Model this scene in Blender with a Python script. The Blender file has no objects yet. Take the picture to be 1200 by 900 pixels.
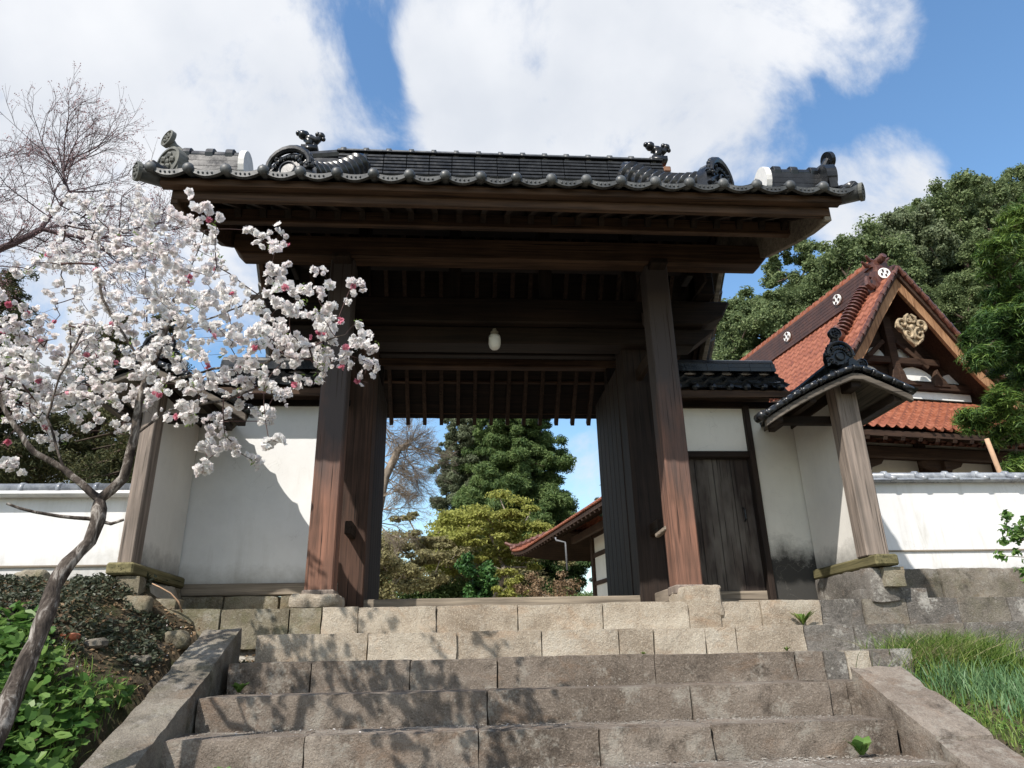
import bpy, bmesh, math, random
import numpy as np
from mathutils import Vector, Matrix, noise
PI = math.pi
R = math.radians
sc = bpy.context.scene
COL = sc.collection

# ------------------------------------------------------------------ camera
def make_camera():
    yaw, pitch, roll = R(4.6), math.atan(325/836), R(1.25)
    fw = Vector((math.sin(yaw)*math.cos(pitch), math.cos(yaw)*math.cos(pitch), math.sin(pitch)))
    r = Vector((math.cos(yaw), -math.sin(yaw), 0)); u = r.cross(fw)
    r2 = r*math.cos(roll) - u*math.sin(roll); u2 = u*math.cos(roll) + r*math.sin(roll)
    cam = bpy.data.cameras.new('camera'); o = bpy.data.objects.new('camera', cam); COL.objects.link(o)
    m = Matrix((r2, u2, -fw)).transposed().to_4x4(); m.translation = Vector((-.5, 0, -.55))
    o.matrix_world = m
    cam.sensor_width = 36; cam.lens = 836/1200*36; cam.clip_start = .05; cam.clip_end = 3000
    sc.camera = o
make_camera()

# ------------------------------------------------------------------ sun and sky
SUN_AZ_X, SUN_DROP = .80, 1.30      # light goes +X by .80 and down by 1.30 for every metre of +Y
ld = Vector((SUN_AZ_X, 1, -SUN_DROP)).normalized()
sun_el = math.asin(-ld.z)
sun = bpy.data.lights.new('sun', 'SUN'); sun.energy = 4.8; sun.angle = R(.53); sun.color = (1, .94, .86)
so = bpy.data.objects.new('sun', sun); COL.objects.link(so)
so.rotation_euler = ld.to_track_quat('-Z', 'Y').to_euler()
w = bpy.data.worlds.new('World'); sc.world = w; w.use_nodes = True
def make_world():
    nt = w.node_tree; nt.nodes.clear(); N = nt.nodes.new; L = nt.links.new
    sky = N('ShaderNodeTexSky'); sky.sky_type = 'NISHITA'; sky.sun_disc = False
    sky.sun_elevation = sun_el; sky.sun_rotation = math.atan2(-ld.x, -ld.y)
    sky.air_density = 1.35; sky.dust_density = .8; sky.ozone_density = 2.6
    geo = N('ShaderNodeTexCoord')
    nz = N('ShaderNodeTexNoise'); nz.inputs['Scale'].default_value = 3.2; nz.inputs['Detail'].default_value = 9
    nz.inputs['Roughness'].default_value = .62; nz.inputs['Distortion'].default_value = .4
    L(geo.outputs['Generated'], nz.inputs['Vector'])
    blobs = [(-.418,.64,.645,.25,1),(-.50,.62,.60,.25,1),(-.33,.682,.669,.10,1),(-.471,.70,.53,.2,.95),(-.285,.735,.628,.07,.95),
             (-.60,.70,.40,.25,.9),(.045,.691,.723,.10,1),(.173,.691,.702,.15,1),(.298,.673,.677,.12,1),(.33,.70,.63,.09,.9),
             (.068,.752,.656,.10,.95),(.2,.73,.65,.12,1),(.40,.602,.691,.055,1),(.462,.585,.662,.055,.95),(.50,.690,.516,.07,.95),
             (.59,.59,.55,.05,.6),(-.3,.85,.42,.14,.72),(.25,.56,.80,.14,.9),(.1,-.6,.6,.5,.9),(-.7,-.3,.5,.4,.85),(.75,-.2,.4,.4,.8),(.20,.95,.24,.06,.58)]
    acc = None
    for x, y, z, rr, s in blobs:
        v = Vector((x, y, z)).normalized()
        d = N('ShaderNodeVectorMath'); d.operation = 'DOT_PRODUCT'; L(geo.outputs['Generated'], d.inputs[0]); d.inputs[1].default_value = v
        mr = N('ShaderNodeMapRange'); mr.interpolation_type = 'SMOOTHSTEP'
        mr.inputs['From Min'].default_value = math.cos(rr*1.9); mr.inputs['From Max'].default_value = math.cos(rr*.55)
        mr.inputs['To Min'].default_value = 0; mr.inputs['To Max'].default_value = s
        L(d.outputs['Value'], mr.inputs['Value'])
        if acc is None: acc = mr.outputs['Result']
        else:
            m = N('ShaderNodeMath'); m.operation = 'SMOOTH_MAX'; m.inputs[2].default_value = .15
            L(acc, m.inputs[0]); L(mr.outputs['Result'], m.inputs[1]); acc = m.outputs[0]
    a = N('ShaderNodeMath'); a.operation = 'MULTIPLY_ADD'; L(nz.outputs['Fac'], a.inputs[0]); a.inputs[1].default_value = 2.6; L(acc, a.inputs[2])
    ms = N('ShaderNodeMapRange'); ms.interpolation_type = 'SMOOTHSTEP'
    ms.inputs['From Min'].default_value = 1.78; ms.inputs['From Max'].default_value = 2.30; ms.inputs['To Max'].default_value = 1.0
    L(a.outputs[0], ms.inputs['Value'])
    n2 = N('ShaderNodeTexNoise'); n2.inputs['Scale'].default_value = 5; n2.inputs['Detail'].default_value = 6; L(geo.outputs['Generated'], n2.inputs['Vector'])
    cr = N('ShaderNodeValToRGB'); cr.color_ramp.elements[0].position = .32; cr.color_ramp.elements[0].color = (.72, .76, .83, 1)
    cr.color_ramp.elements[1].position = .66; cr.color_ramp.elements[1].color = (.90, .92, .96, 1)
    L(n2.outputs['Fac'], cr.inputs['Fac'])
    b1 = N('ShaderNodeBackground'); b1.inputs['Strength'].default_value = .15
    hs = N('ShaderNodeHueSaturation'); hs.inputs['Saturation'].default_value = 1.15; hs.inputs['Value'].default_value = 1.12; L(sky.outputs[0], hs.inputs['Color']); L(hs.outputs[0], b1.inputs['Color'])
    b2 = N('ShaderNodeBackground'); b2.inputs['Strength'].default_value = .82; L(cr.outputs['Color'], b2.inputs['Color'])
    mx = N('ShaderNodeMixShader'); L(ms.outputs['Result'], mx.inputs[0]); L(b1.outputs[0], mx.inputs[1]); L(b2.outputs[0], mx.inputs[2])
    out = N('ShaderNodeOutputWorld'); L(mx.outputs[0], out.inputs['Surface'])
make_world()
sc.view_settings.view_transform = 'Standard'; sc.view_settings.look = 'None'
sc.view_settings.exposure = .35; sc.view_settings.gamma = 1
try: sc.cycles.max_bounces = 6; sc.cycles.diffuse_bounces = 4; sc.cycles.transparent_max_bounces = 8
except Exception: pass

# ------------------------------------------------------------------ materials
class Mat:
    def __init__(s, name, rough=.8, spec=.3):
        s.m = bpy.data.materials.new(name); s.m.use_nodes = True; s.nt = s.m.node_tree
        s.b = s.nt.nodes['Principled BSDF']; s.b.inputs['Roughness'].default_value = rough
        s.b.inputs['Specular IOR Level'].default_value = spec
        s.tc = s.N('ShaderNodeTexCoord'); s.co = s.tc.outputs['Object']
    def N(s, t): return s.nt.nodes.new(t)
    def L(s, a, b): s.nt.links.new(a, b)
    def scaled(s, v, rand=False):
        m = s.N('ShaderNodeMapping'); m.inputs['Scale'].default_value = v; s.L(s.co, m.inputs['Vector'])
        if rand:
            oi = s.N('ShaderNodeObjectInfo'); mu = s.N('ShaderNodeMath'); mu.operation = 'MULTIPLY'; mu.inputs[1].default_value = 40
            s.L(oi.outputs['Random'], mu.inputs[0]); s.L(mu.outputs[0], m.inputs['Location'])
        return m.outputs[0]
    def noise(s, scale, detail=5, rough=.55, vec=None, dist=0):
        n = s.N('ShaderNodeTexNoise'); n.inputs['Scale'].default_value = scale; n.inputs['Detail'].default_value = detail
        n.inputs['Roughness'].default_value = rough; n.inputs['Distortion'].default_value = dist
        s.L(vec or s.co, n.inputs['Vector']); return n.outputs['Fac']
    def ramp(s, fac, stops):
        r = s.N('ShaderNodeValToRGB'); e = r.color_ramp.elements
        while len(e) < len(stops): e.new(.5)
        for i, (p, c) in enumerate(stops):
            e[i].position = p; e[i].color = (*c, 1) if len(c) == 3 else c
        s.L(fac, r.inputs['Fac']); return r.outputs['Color']
    def g(s, fac, a, b, lo=0., hi=1.):
        r = s.N('ShaderNodeMapRange'); r.inputs['From Min'].default_value = a; r.inputs['From Max'].default_value = b
        r.inputs['To Min'].default_value = lo; r.inputs['To Max'].default_value = hi; s.L(fac, r.inputs['Value']); return r.outputs['Result']
    def mix(s, fac, a, b, mode='MIX'):
        m = s.N('ShaderNodeMix'); m.data_type = 'RGBA'; m.blend_type = mode
        for sock, v in ((m.inputs[0], fac), (m.inputs[6], a), (m.inputs[7], b)):
            if hasattr(v, 'links'): s.L(v, sock)
            else: sock.default_value = v if not isinstance(v, tuple) else (*v, 1)
        return m.outputs[2]
    def math(s, op, a, b=0.):
        m = s.N('ShaderNodeMath'); m.operation = op
        for sock, v in ((m.inputs[0], a), (m.inputs[1], b)):
            if hasattr(v, 'links'): s.L(v, sock)
            else: sock.default_value = v
        return m.outputs[0]
    def sep(s):
        x = s.N('ShaderNodeSeparateXYZ'); s.L(s.co, x.inputs[0]); return x.outputs
    def bump(s, h, strength=.4, dist=.01):
        b = s.N('ShaderNodeBump'); b.inputs['Strength'].default_value = strength; b.inputs['Distance'].default_value = dist
        s.L(h, b.inputs['Height']); s.L(b.outputs[0], s.b.inputs['Normal'])
    def color(s, c): s.L(c, s.b.inputs['Base Color'])

def wood(name, dark, light, axis, rough=.75, grey=None, post=False):
    m = Mat(name, rough, .25)
    sc_ = [26, 26, 26]; sc_['XYZ'.index(axis)] = 1.1
    v = m.scaled(sc_, True)
    a = m.noise(1, 6, .65, v, .6); bg = m.noise(1.6, 3, .5, m.scaled((1, 1, 1), True))
    f = m.math('ADD', m.math('MULTIPLY', a, .65), m.math('MULTIPLY', bg, .35))
    c = m.ramp(f, [(.36, dark), (.5, tuple((x+y)/2 for x, y in zip(dark, light))), (.62, light)])
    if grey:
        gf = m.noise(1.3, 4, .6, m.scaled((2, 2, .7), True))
        if post:   # eave shade painted in as grey over weathered wood higher up, red-brown low down
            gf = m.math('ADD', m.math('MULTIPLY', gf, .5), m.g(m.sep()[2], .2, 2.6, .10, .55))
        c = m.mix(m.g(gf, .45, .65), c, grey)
    sc2 = [70, 70, 70]; sc2['XYZ'.index(axis)] = 1.3
    crack = m.g(m.noise(1, 3, .5, m.scaled(sc2, True)), .30, .40)
    c = m.mix(crack, tuple(x*.35 for x in dark), c)
    m.color(c); m.bump(f, .5, .008)
    return m.m
POST = wood('weathered_shaded_post_wood', (.075,.045,.034), (.27,.135,.092), 'Z', .8, (.070,.058,.056), True)
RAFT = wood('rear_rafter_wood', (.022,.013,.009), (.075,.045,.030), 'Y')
BOARDY = wood('shaded_board_wood', (.05,.042,.032), (.15,.125,.095), 'Y', .85)
MOSSW = wood('mossy_sill_wood', (.06,.055,.025), (.20,.175,.09), 'Y', .9)
SHADEX = wood('grey_bargeboard_wood', (.055,.046,.038), (.17,.145,.12), 'X', .85)
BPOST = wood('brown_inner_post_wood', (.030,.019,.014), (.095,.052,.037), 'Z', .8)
GREYPOST = wood('grey_post_wood', (.12,.10,.085), (.32,.26,.22), 'Z', .85)
GREYX = wood('grey_beam_wood', (.12,.10,.08), (.32,.27,.21), 'X', .85)
GREYY = wood('grey_beam_wood_deep', (.12,.10,.08), (.30,.25,.2), 'Y', .85)
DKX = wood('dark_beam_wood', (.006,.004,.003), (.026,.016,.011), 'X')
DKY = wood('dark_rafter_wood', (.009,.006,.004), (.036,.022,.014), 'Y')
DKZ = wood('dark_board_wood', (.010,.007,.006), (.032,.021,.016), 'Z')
DOORZ = wood('old_door_wood', (.020,.015,.014), (.060,.045,.038), 'Z', .8, (.13,.115,.10))
EAVEX = wood('eave_board_wood', (.024,.014,.009), (.105,.060,.036), 'X')
HALLW = wood('hall_dark_wood', (.025,.014,.010), (.07,.040,.026), 'X')
HALLB = wood('hall_bargeboard_wood', (.16,.075,.035), (.42,.24,.13), 'Z')

def plaster(name, z0, z1, stain=(.20,.19,.17), amt=.8, streak=.25, base=(.79,.79,.78), lo=.45, hi=.95):
    m = Mat(name, .92, .15)
    z = m.sep()[2]
    n = m.noise(3.5, 8, .72); n2 = m.noise(.9, 4, .5)
    hgt = m.g(z, z0, z1, 1, 0)
    edge = m.math('ADD', hgt, m.math('MULTIPLY', m.math('SUBTRACT', n, .5), 1.0))
    f = m.g(edge, lo, hi, 0, amt)
    st = m.g(m.noise(1, 6, .65, m.scaled((8, 8, 1.0)), .6), .50, .72, 0, streak)
    st = m.math('MULTIPLY', st, m.g(n2, .40, .60))
    c = m.mix(m.g(m.noise(1.6, 6, .7), .35, .65), base, tuple(x*.90 for x in base))
    c = m.mix(m.g(m.noise(12, 5, .7), .60, .72, 0, .22), c, tuple(x*.7 for x in base))
    c = m.mix(st, c, (.42,.40,.35)); c = m.mix(f, c, stain)
    v = m.N('ShaderNodeTexVoronoi'); v.feature = 'DISTANCE_TO_EDGE'; v.inputs['Scale'].default_value = 1.7
    wv = m.N('ShaderNodeVectorMath'); wv.operation = 'ADD'; nn = m.N('ShaderNodeTexNoise'); nn.inputs['Scale'].default_value = 5; nn.inputs['Detail'].default_value = 6
    m.L(m.co, nn.inputs['Vector']); ms_ = m.N('ShaderNodeVectorMath'); ms_.operation = 'SCALE'; ms_.inputs['Scale'].default_value = .5
    m.L(nn.outputs['Color'], ms_.inputs[0]); m.L(m.co, wv.inputs[0]); m.L(ms_.outputs[0], wv.inputs[1]); m.L(wv.outputs[0], v.inputs['Vector'])
    cr = m.math('MULTIPLY', m.g(v.outputs['Distance'], .006, .0, 0, .35), m.g(m.noise(1.1, 3, .5), .50, .58))
    c = m.mix(cr, c, (.28,.26,.23))
    m.color(c); m.bump(m.noise(40, 4, .6), .18, .004); return m.m
PL_L = plaster('white_plaster_left', .15, .62, (.30,.285,.25), .7)
PL_R = plaster('white_plaster_mouldy', .22, .80, (.020,.020,.020), .96, .15, (.70,.68,.62), .30, .75)
PL_TOP = plaster('white_plaster_over_door', -3, -2, (.3,.3,.3), 0, .2, (.78,.75,.68))
PL_W = plaster('white_plaster_wing', .2, .70, (.16,.155,.145), .85, .2, (.72,.70,.66))
PL_LOW = plaster('white_plaster_low_wall', .1, .75, (.34,.33,.31), .75, .55, (.74,.74,.74))
PL_HALL = plaster('cream_plaster_hall', -3, -2, (.3,.3,.3), 0, .1, (.72,.68,.60))

def stone(name, cols, lichen=.35, lc=(.42,.41,.37), dark=.3, speck=90, moss=0):
    m = Mat(name, .92, .2)
    big = m.noise(1.7, 6, .65); mid = m.noise(8, 8, .75); fine = m.noise(speck, 4, .7)
    oi = m.N('ShaderNodeObjectInfo')
    f = m.math('ADD', m.math('ADD', m.math('MULTIPLY', big, .55), m.math('MULTIPLY', mid, .35)), m.math('MULTIPLY', oi.outputs['Random'], .10))
    c = m.ramp(f, [(.36, cols[0]), (.5, cols[1]), (.62, cols[2])])
    # mineral grain
    c = m.mix(m.g(fine, .5, .72, 0, .55), c, tuple(min(1, x*1.5) for x in cols[2]))
    c = m.mix(m.g(m.noise(130, 3, .7), .56, .66, 0, .6), c, tuple(x*.4 for x in cols[0]))
    # rusty and dark weathering
    c = m.mix(m.g(m.noise(2.7, 5, .7, m.scaled((1, 1, 1.8)), .5), .54, .68, 0, .45), c, (cols[1][0]*1.05, cols[1][1]*.80, cols[1][2]*.62))
    c = m.mix(m.g(m.noise(3.6, 8, .8, None, .4), .53, .66, 0, min(1, dark*2.2)), c, tuple(x*.38 for x in cols[0]))
    # lichen: patches broken up by fine noise, and small round spots
    mp = m.N('ShaderNodeMapping'); mp.inputs['Location'].default_value = (7, 3, 9); m.L(m.co, mp.inputs['Vector'])
    li = m.math('ADD', m.math('MULTIPLY', m.noise(4.5, 5, .6, mp.outputs[0]), .7), m.math('MULTIPLY', m.noise(45, 4, .7, mp.outputs[0]), .3))
    c = m.mix(m.g(li, .53, .60, 0, min(1, lichen*1.8)), c, lc)
    v = m.N('ShaderNodeTexVoronoi'); v.inputs['Scale'].default_value = 17; v.inputs['Randomness'].default_value = 1; m.L(mp.outputs[0], v.inputs['Vector'])
    sp = m.math('MULTIPLY', m.g(v.outputs['Distance'], .22, .12, 0, .6), m.g(m.noise(3.1, 3, .5, mp.outputs[0]), .50, .60, 0, min(1, lichen*2)))
    c = m.mix(sp, c, tuple(min(.8, x*1.25) for x in lc))
    if moss: c = m.mix(m.g(m.noise(5, 4, .6), .5, .62, 0, moss), c, (.10,.11,.03))
    m.color(c)
    m.bump(m.math('ADD', m.math('MULTIPLY', mid, 1.0), m.math('MULTIPLY', fine, .4)), 1., .022); return m.m
TAN = stone('tan_granite', [(.22,.175,.13), (.36,.305,.24), (.47,.42,.345)], .12, (.52,.50,.44), .14)
BROWN = stone('brown_step_stone', [(.10,.080,.064), (.185,.152,.124), (.285,.245,.205)], .25, (.36,.34,.295), .32)
GREYST = stone('dark_lichen_stone', [(.085,.078,.070), (.155,.142,.127), (.24,.22,.20)], .4, (.40,.385,.35), .4)
CURB = stone('curb_stone', [(.095,.085,.070), (.17,.150,.124), (.26,.235,.195)], .2, (.36,.34,.31), .3, moss=.12)
YELST = stone('wall_foot_stone', [(.12,.10,.07), (.20,.175,.125), (.29,.26,.20)], .25, (.36,.34,.29), .4, moss=.25)
GRSTONE = stone('gravel_stone', [(.14,.12,.10), (.26,.235,.205), (.44,.41,.37)], .1)

def tilemat(name, cols, rough=.25, spec=.6, scl=5.):
    m = Mat(name, rough, spec)
    v = m.N('ShaderNodeTexVoronoi'); v.inputs['Scale'].default_value = scl; m.L(m.co, v.inputs['Vector'])
    n = m.noise(7, 5, .7)
    oi = m.N('ShaderNodeObjectInfo')
    f = m.math('ADD', m.math('ADD', m.math('MULTIPLY', n, .8), m.math('MULTIPLY', v.outputs['Color'], .12)), m.math('MULTIPLY', oi.outputs['Random'], .12))
    m.color(m.ramp(f, [(.3, cols[0]), (.5, cols[1]), (.72, cols[2])]))
    m.L(m.g(n, .3, .7, rough*.7, min(1, rough*1.7)), m.b.inputs['Roughness'])
    m.bump(n, .3, .004); return m.m
BLACKT = tilemat('black_glazed_tile', [(.004,.0045,.005), (.009,.010,.012), (.024,.026,.029)], .24, .45)
EAVET = tilemat('grey_eave_tile', [(.022,.023,.023), (.055,.058,.058), (.12,.125,.125)], .4, .5)
LICHT = tilemat('lichen_tile_end', [(.05,.052,.046), (.11,.112,.10), (.20,.20,.18)], .7, .3, 12)
WHITET = tilemat('lime_plaster_cap', [(.5,.5,.5), (.66,.65,.63), (.78,.77,.75)], .9, .2)
GREYT = tilemat('pale_grey_coping_tile', [(.10,.11,.13), (.19,.205,.23), (.36,.38,.40)], .25, .6)
REDT = tilemat('red_glazed_tile', [(.13,.040,.021), (.225,.072,.037), (.33,.125,.072)], .45, .4, 3.3)
REDK = tilemat('dark_maroon_ridge_tile', [(.022,.010,.008), (.045,.018,.013), (.085,.038,.028)], .35, .45, 4)
REDD = tilemat('red_brown_ridge_tile', [(.035,.013,.010), (.085,.030,.021), (.22,.10,.07)], .32, .5, 4)
RUST = tilemat('rusty_tile', [(.12,.06,.04), (.2,.1,.06), (.3,.18,.12)], .8, .3)

def plain(name, c, rough=.6, metal=0, spec=.4, var=.15):
    m = Mat(name, rough, spec); m.b.inputs['Metallic'].default_value = metal
    m.color(m.mix(m.g(m.noise(8, 4, .6), .35, .65), tuple(x*(1-var) for x in c), tuple(min(1, x*(1+var)) for x in c))); return m.m
GLOBE = plain('milk_glass', (.72,.72,.68), .25, 0, .5, .04)
CAPM = plain('lamp_cap_metal', (.20,.18,.14), .45, .3)
PIPE = plain('grey_downpipe', (.16,.165,.18), .5)
PAPER = plain('shoji_paper', (.62,.62,.60), .9)
CREAM = plain('carved_pale_wood', (.30,.235,.155), .85, 0, .2, .5)
WHITEM = plain('white_crest', (.80,.80,.78), .7, 0, .3, .05)
DARKM = plain('crest_dark', (.05,.03,.03), .7)
POLE = plain('peeled_pole_wood', (.42,.27,.17), .8)
BARK = plain('dark_bark', (.085,.065,.05), .95, 0, .1, .4)
GBARK = plain('grey_bark', (.24,.20,.16), .95, 0, .1, .4)

def barkmat():
    m = Mat('peach_bark', .9, .15)
    f = m.noise(1, 7, .7, m.scaled((18, 18, 7)), .8)
    c = m.ramp(f, [(.38, (.030,.024,.021)), (.52, (.10,.082,.07)), (.62, (.36,.33,.30))])
    m.color(c); m.bump(f, .9, .02); return m.m
PBARK = barkmat()
TWIG = plain('twig_bark', (.085,.05,.045), .8, 0, .2, .3)
CTWIG = plain('cherry_twig', (.10,.07,.075), .8, 0, .2, .3)

def leafmat(name, cols, trans=.3, rough=.6, big=.5):
    m = Mat(name, rough, .3)
    g = m.N('ShaderNodeNewGeometry')
    f = m.math('ADD', m.math('MULTIPLY', m.noise(big, 3, .6), .65), m.math('MULTIPLY', g.outputs['Random Per Island'], .35))
    c = m.ramp(f, [(.30, cols[0]), (.5, cols[1]), (.68, cols[2])]); m.color(c)
    t = m.N('ShaderNodeBsdfTranslucent'); m.L(c, t.inputs['Color'])
    mx = m.N('ShaderNodeMixShader'); mx.inputs[0].default_value = trans
    out = m.nt.nodes['Material Output']; m.L(m.b.outputs[0], mx.inputs[1]); m.L(t.outputs[0], mx.inputs[2]); m.L(mx.outputs[0], out.inputs['Surface'])
    return m.m
CEDAR = leafmat('cedar_foliage', [(.06,.11,.04), (.12,.185,.06), (.20,.27,.095)], .4, .6, .25)
CEDARG = leafmat('grey_cedar_foliage', [(.08,.10,.06), (.13,.155,.09), (.19,.22,.13)], .3, .7, .4)
MAPLE = leafmat('maple_foliage', [(.20,.19,.05), (.30,.31,.07), (.40,.42,.11)], .45, .6, .35)
MAPLEB = leafmat('olive_brown_foliage', [(.18,.155,.08), (.26,.235,.11), (.34,.32,.15)], .4, .7, .4)
SHRUBG = leafmat('shrub_foliage', [(.02,.06,.015), (.045,.12,.03), (.10,.2,.05)], .3, .5, .9)
HILLA = leafmat('evergreen_foliage', [(.085,.125,.055), (.155,.205,.085), (.24,.295,.13)], .38, .6, .12)
HILLB = leafmat('pale_evergreen_foliage', [(.12,.155,.085), (.185,.225,.12), (.27,.31,.18)], .35, .6, .12)
PINEM = leafmat('pine_needles', [(.025,.060,.018), (.065,.13,.028), (.17,.25,.05)], .3, .5, .9)
CONL = leafmat('brown_green_conifer', [(.035,.045,.018), (.07,.08,.03), (.14,.13,.055)], .25, .7, .5)
PETAL = leafmat('white_petals', [(.86,.78,.78), (.88,.86,.84), (.90,.89,.87)], .45, .6, 3)
PINK = leafmat('pink_petals', [(.62,.16,.24), (.70,.25,.33), (.76,.40,.46)], .35, .6, 3)
BUDM = leafmat('pink_buds', [(.30,.15,.16), (.42,.25,.26), (.5,.35,.34)], .2, .6, 3)
LEAFG = leafmat('young_leaves', [(.14,.22,.05), (.20,.30,.07), (.28,.38,.1)], .4, .5, 3)
GARD = leafmat('garden_leaves', [(.05,.12,.025), (.10,.20,.045), (.19,.30,.08)], .4, .4, 3)
IVY = leafmat('ivy_leaves', [(.025,.035,.02), (.05,.06,.035), (.10,.11,.07)], .2, .5, 4)
DRYL = leafmat('dry_leaves', [(.10,.06,.035), (.20,.13,.07), (.33,.24,.15)], .2, .8, 4)
GRASSM = leafmat('grass_blades', [(.07,.13,.025), (.13,.22,.04), (.26,.33,.09)], .35, .5, 2)
DAFF = leafmat('bluish_narcissus_leaves', [(.085,.18,.075), (.14,.25,.115), (.22,.33,.15)], .35, .45, 3)
STRAW = leafmat('straw_blades', [(.35,.29,.16), (.45,.39,.22), (.55,.48,.3)], .3, .7, 3)

def soil(name, cols, s=3.):
    m = Mat(name, .95, .1)
    a = m.noise(s, 8, .7); b = m.noise(30, 5, .7)
    m.color(m.ramp(m.math('ADD', m.math('MULTIPLY', a, .6), m.math('MULTIPLY', b, .4)), [(.35, cols[0]), (.5, cols[1]), (.65, cols[2])]))
    m.bump(m.math('ADD', a, m.math('MULTIPLY', b, .5)), 1, .04); return m.m
SOIL = soil('earth', [(.04,.03,.02), (.09,.065,.045), (.19,.14,.10)])
YARD = soil('pale_yard_ground', [(.28,.25,.2), (.36,.32,.26), (.42,.38,.31)])
GRAVEL = soil('gravelly_dirt', [(.14,.125,.10), (.28,.26,.22), (.48,.46,.42)], 14)
HILLG = soil('forest_floor', [(.02,.03,.012), (.035,.05,.018), (.05,.065,.025)], .2)

# ------------------------------------------------------------------ mesh helpers
def meta(o, label=None, cat=None, group=None, kind=None):
    if label: o['label'] = label
    if cat: o['category'] = cat
    if group: o['group'] = group
    if kind: o['kind'] = kind
    return o
def thing(name, loc, label, cat, group=None, rz=0):
    o = bpy.data.objects.new(name, None); COL.objects.link(o); o.location = loc; o.rotation_euler = (0, 0, rz); o.empty_display_size = .2
    o['_origin'] = 1
    return meta(o, label, cat, group)
def link(name, me, mat, parent=None, off=None, local=False):
    """vertices are given in the world; a parented mesh is shifted so it sits under its thing"""
    o = bpy.data.objects.new(name, me); COL.objects.link(o)
    if mat and not me.materials: me.materials.append(mat)
    if parent:
        o.parent = parent
        if not local:
            root = parent
            while root.parent: root = root.parent
            if root.rotation_euler.z == 0: o.location = -Vector(root.location) if parent is root else (0, 0, 0)
            # deeper parts sit in the frame of their part, which is already shifted
    return o
class MB:
    def __init__(s): s.v = []; s.f = []
    def add(s, vs, fs):
        n = len(s.v); s.v += [tuple(v) for v in vs]; s.f += [tuple(i+n for i in f) for f in fs]; return s
    def box(s, x0, x1, y0, y1, z0, z1):
        return s.add([(x0,y0,z0),(x1,y0,z0),(x1,y1,z0),(x0,y1,z0),(x0,y0,z1),(x1,y0,z1),(x1,y1,z1),(x0,y1,z1)],
                     [(0,3,2,1),(4,5,6,7),(0,1,5,4),(1,2,6,5),(2,3,7,6),(3,0,4,7)])
    def beam(s, p0, p1, wd, h, up=(0,0,1)):
        p0 = Vector(p0); p1 = Vector(p1); d = (p1-p0).normalized(); r = d.cross(Vector(up)).normalized(); u = r.cross(d)
        vs = []
        for p in (p0, p1):
            for a, b in ((-1,-1),(1,-1),(1,1),(-1,1)): vs.append(p + r*(a*wd/2) + u*(b*h/2))
        return s.add(vs, [(0,1,2,3),(7,6,5,4),(0,4,5,1),(1,5,6,2),(2,6,7,3),(3,7,4,0)])
    def loft(s, rings, cap=True, closed=True):
        n = len(rings[0]); vs = [p for r in rings for p in r]; fs = []
        for k in range(len(rings)-1):
            for i in range(n if closed else n-1):
                j = (i+1) % n; fs.append((k*n+i, k*n+j, (k+1)*n+j, (k+1)*n+i))
        if cap: fs.append(tuple(range(n-1, -1, -1))); fs.append(tuple((len(rings)-1)*n+i for i in range(n)))
        return s.add(vs, fs)
    def tube(s, pts, rad, n=8, cap=True):
        pts = [Vector(p) for p in pts]
        if not hasattr(rad, '__len__'): rad = [rad]*len(pts)
        rings = []; ref = None
        for i, p in enumerate(pts):
            d = (pts[min(i+1, len(pts)-1)] - pts[max(i-1, 0)])
            if d.length < 1e-9: d = Vector((0,0,1))
            d.normalize()
            if ref is None: ref = Vector((0,0,1)) if abs(d.z) < .8 else Vector((1,0,0))
            r = d.cross(ref)
            if r.length < 1e-4: r = d.cross(Vector((.3,.7,.2)))
            r.normalize(); u = r.cross(d); ref = u
            rings.append([p + (r*math.cos(2*PI*k/n) + u*math.sin(2*PI*k/n))*rad[i] for k in range(n)])
        return s.loft(rings, cap)
    def sphere(s, c, r, n=8, m=6, sq=(1,1,1)):
        c = Vector(c); rings = []
        for i in range(1, m):
            t = PI*i/m; rings.append([c + Vector((r*sq[0]*math.sin(t)*math.cos(2*PI*k/n), r*sq[1]*math.sin(t)*math.sin(2*PI*k/n), -r*sq[2]*math.cos(t))) for k in range(n)])
        return s.loft(rings)
    def prism(s, poly, axis, a, b):
        """poly of 2-D points in the plane across the axis, from a to b"""
        def P(q, t):
            if axis == 'Y': return (q[0], t, q[1])
            if axis == 'X': return (t, q[0], q[1])
            return (q[0], q[1], t)
        return s.loft([[P(q, a) for q in poly], [P(q, b) for q in poly]])
    def build(s, name, mat, parent=None, bevel=0, smooth=False, local=False, sharp=0):
        me = bpy.data.meshes.new(name); me.from_pydata(s.v, [], s.f); me.update()
        bm = bmesh.new(); bm.from_mesh(me); bmesh.ops.recalc_face_normals(bm, faces=bm.faces); bm.to_mesh(me); bm.free()
        if smooth: me.shade_smooth()
        if sharp: me.set_sharp_from_angle(angle=R(sharp))
        o = link(name, me, mat, parent, local=local)
        if bevel:
            b = o.modifiers.new('bevel', 'BEVEL'); b.width = bevel; b.segments = 1; b.limit_method = 'ANGLE'; b.angle_limit = R(40)
        return o
def npmesh(name, verts, quads, mat, parent=None, local=False, smooth=False, mats=None, mi=None):
    me = bpy.data.meshes.new(name); nv, nf, k = len(verts), len(quads), quads.shape[1]
    me.vertices.add(nv); me.vertices.foreach_set('co', verts.astype(np.float32).ravel())
    me.loops.add(nf*k); me.loops.foreach_set('vertex_index', quads.astype(np.int32).ravel())
    me.polygons.add(nf); me.polygons.foreach_set('loop_start', np.arange(0, nf*k, k, dtype=np.int32))
    me.update(calc_edges=True); me.validate()
    if smooth: me.shade_smooth()
    else: me.shade_flat()
    return link(name, me, mat, parent, local=local)
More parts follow.
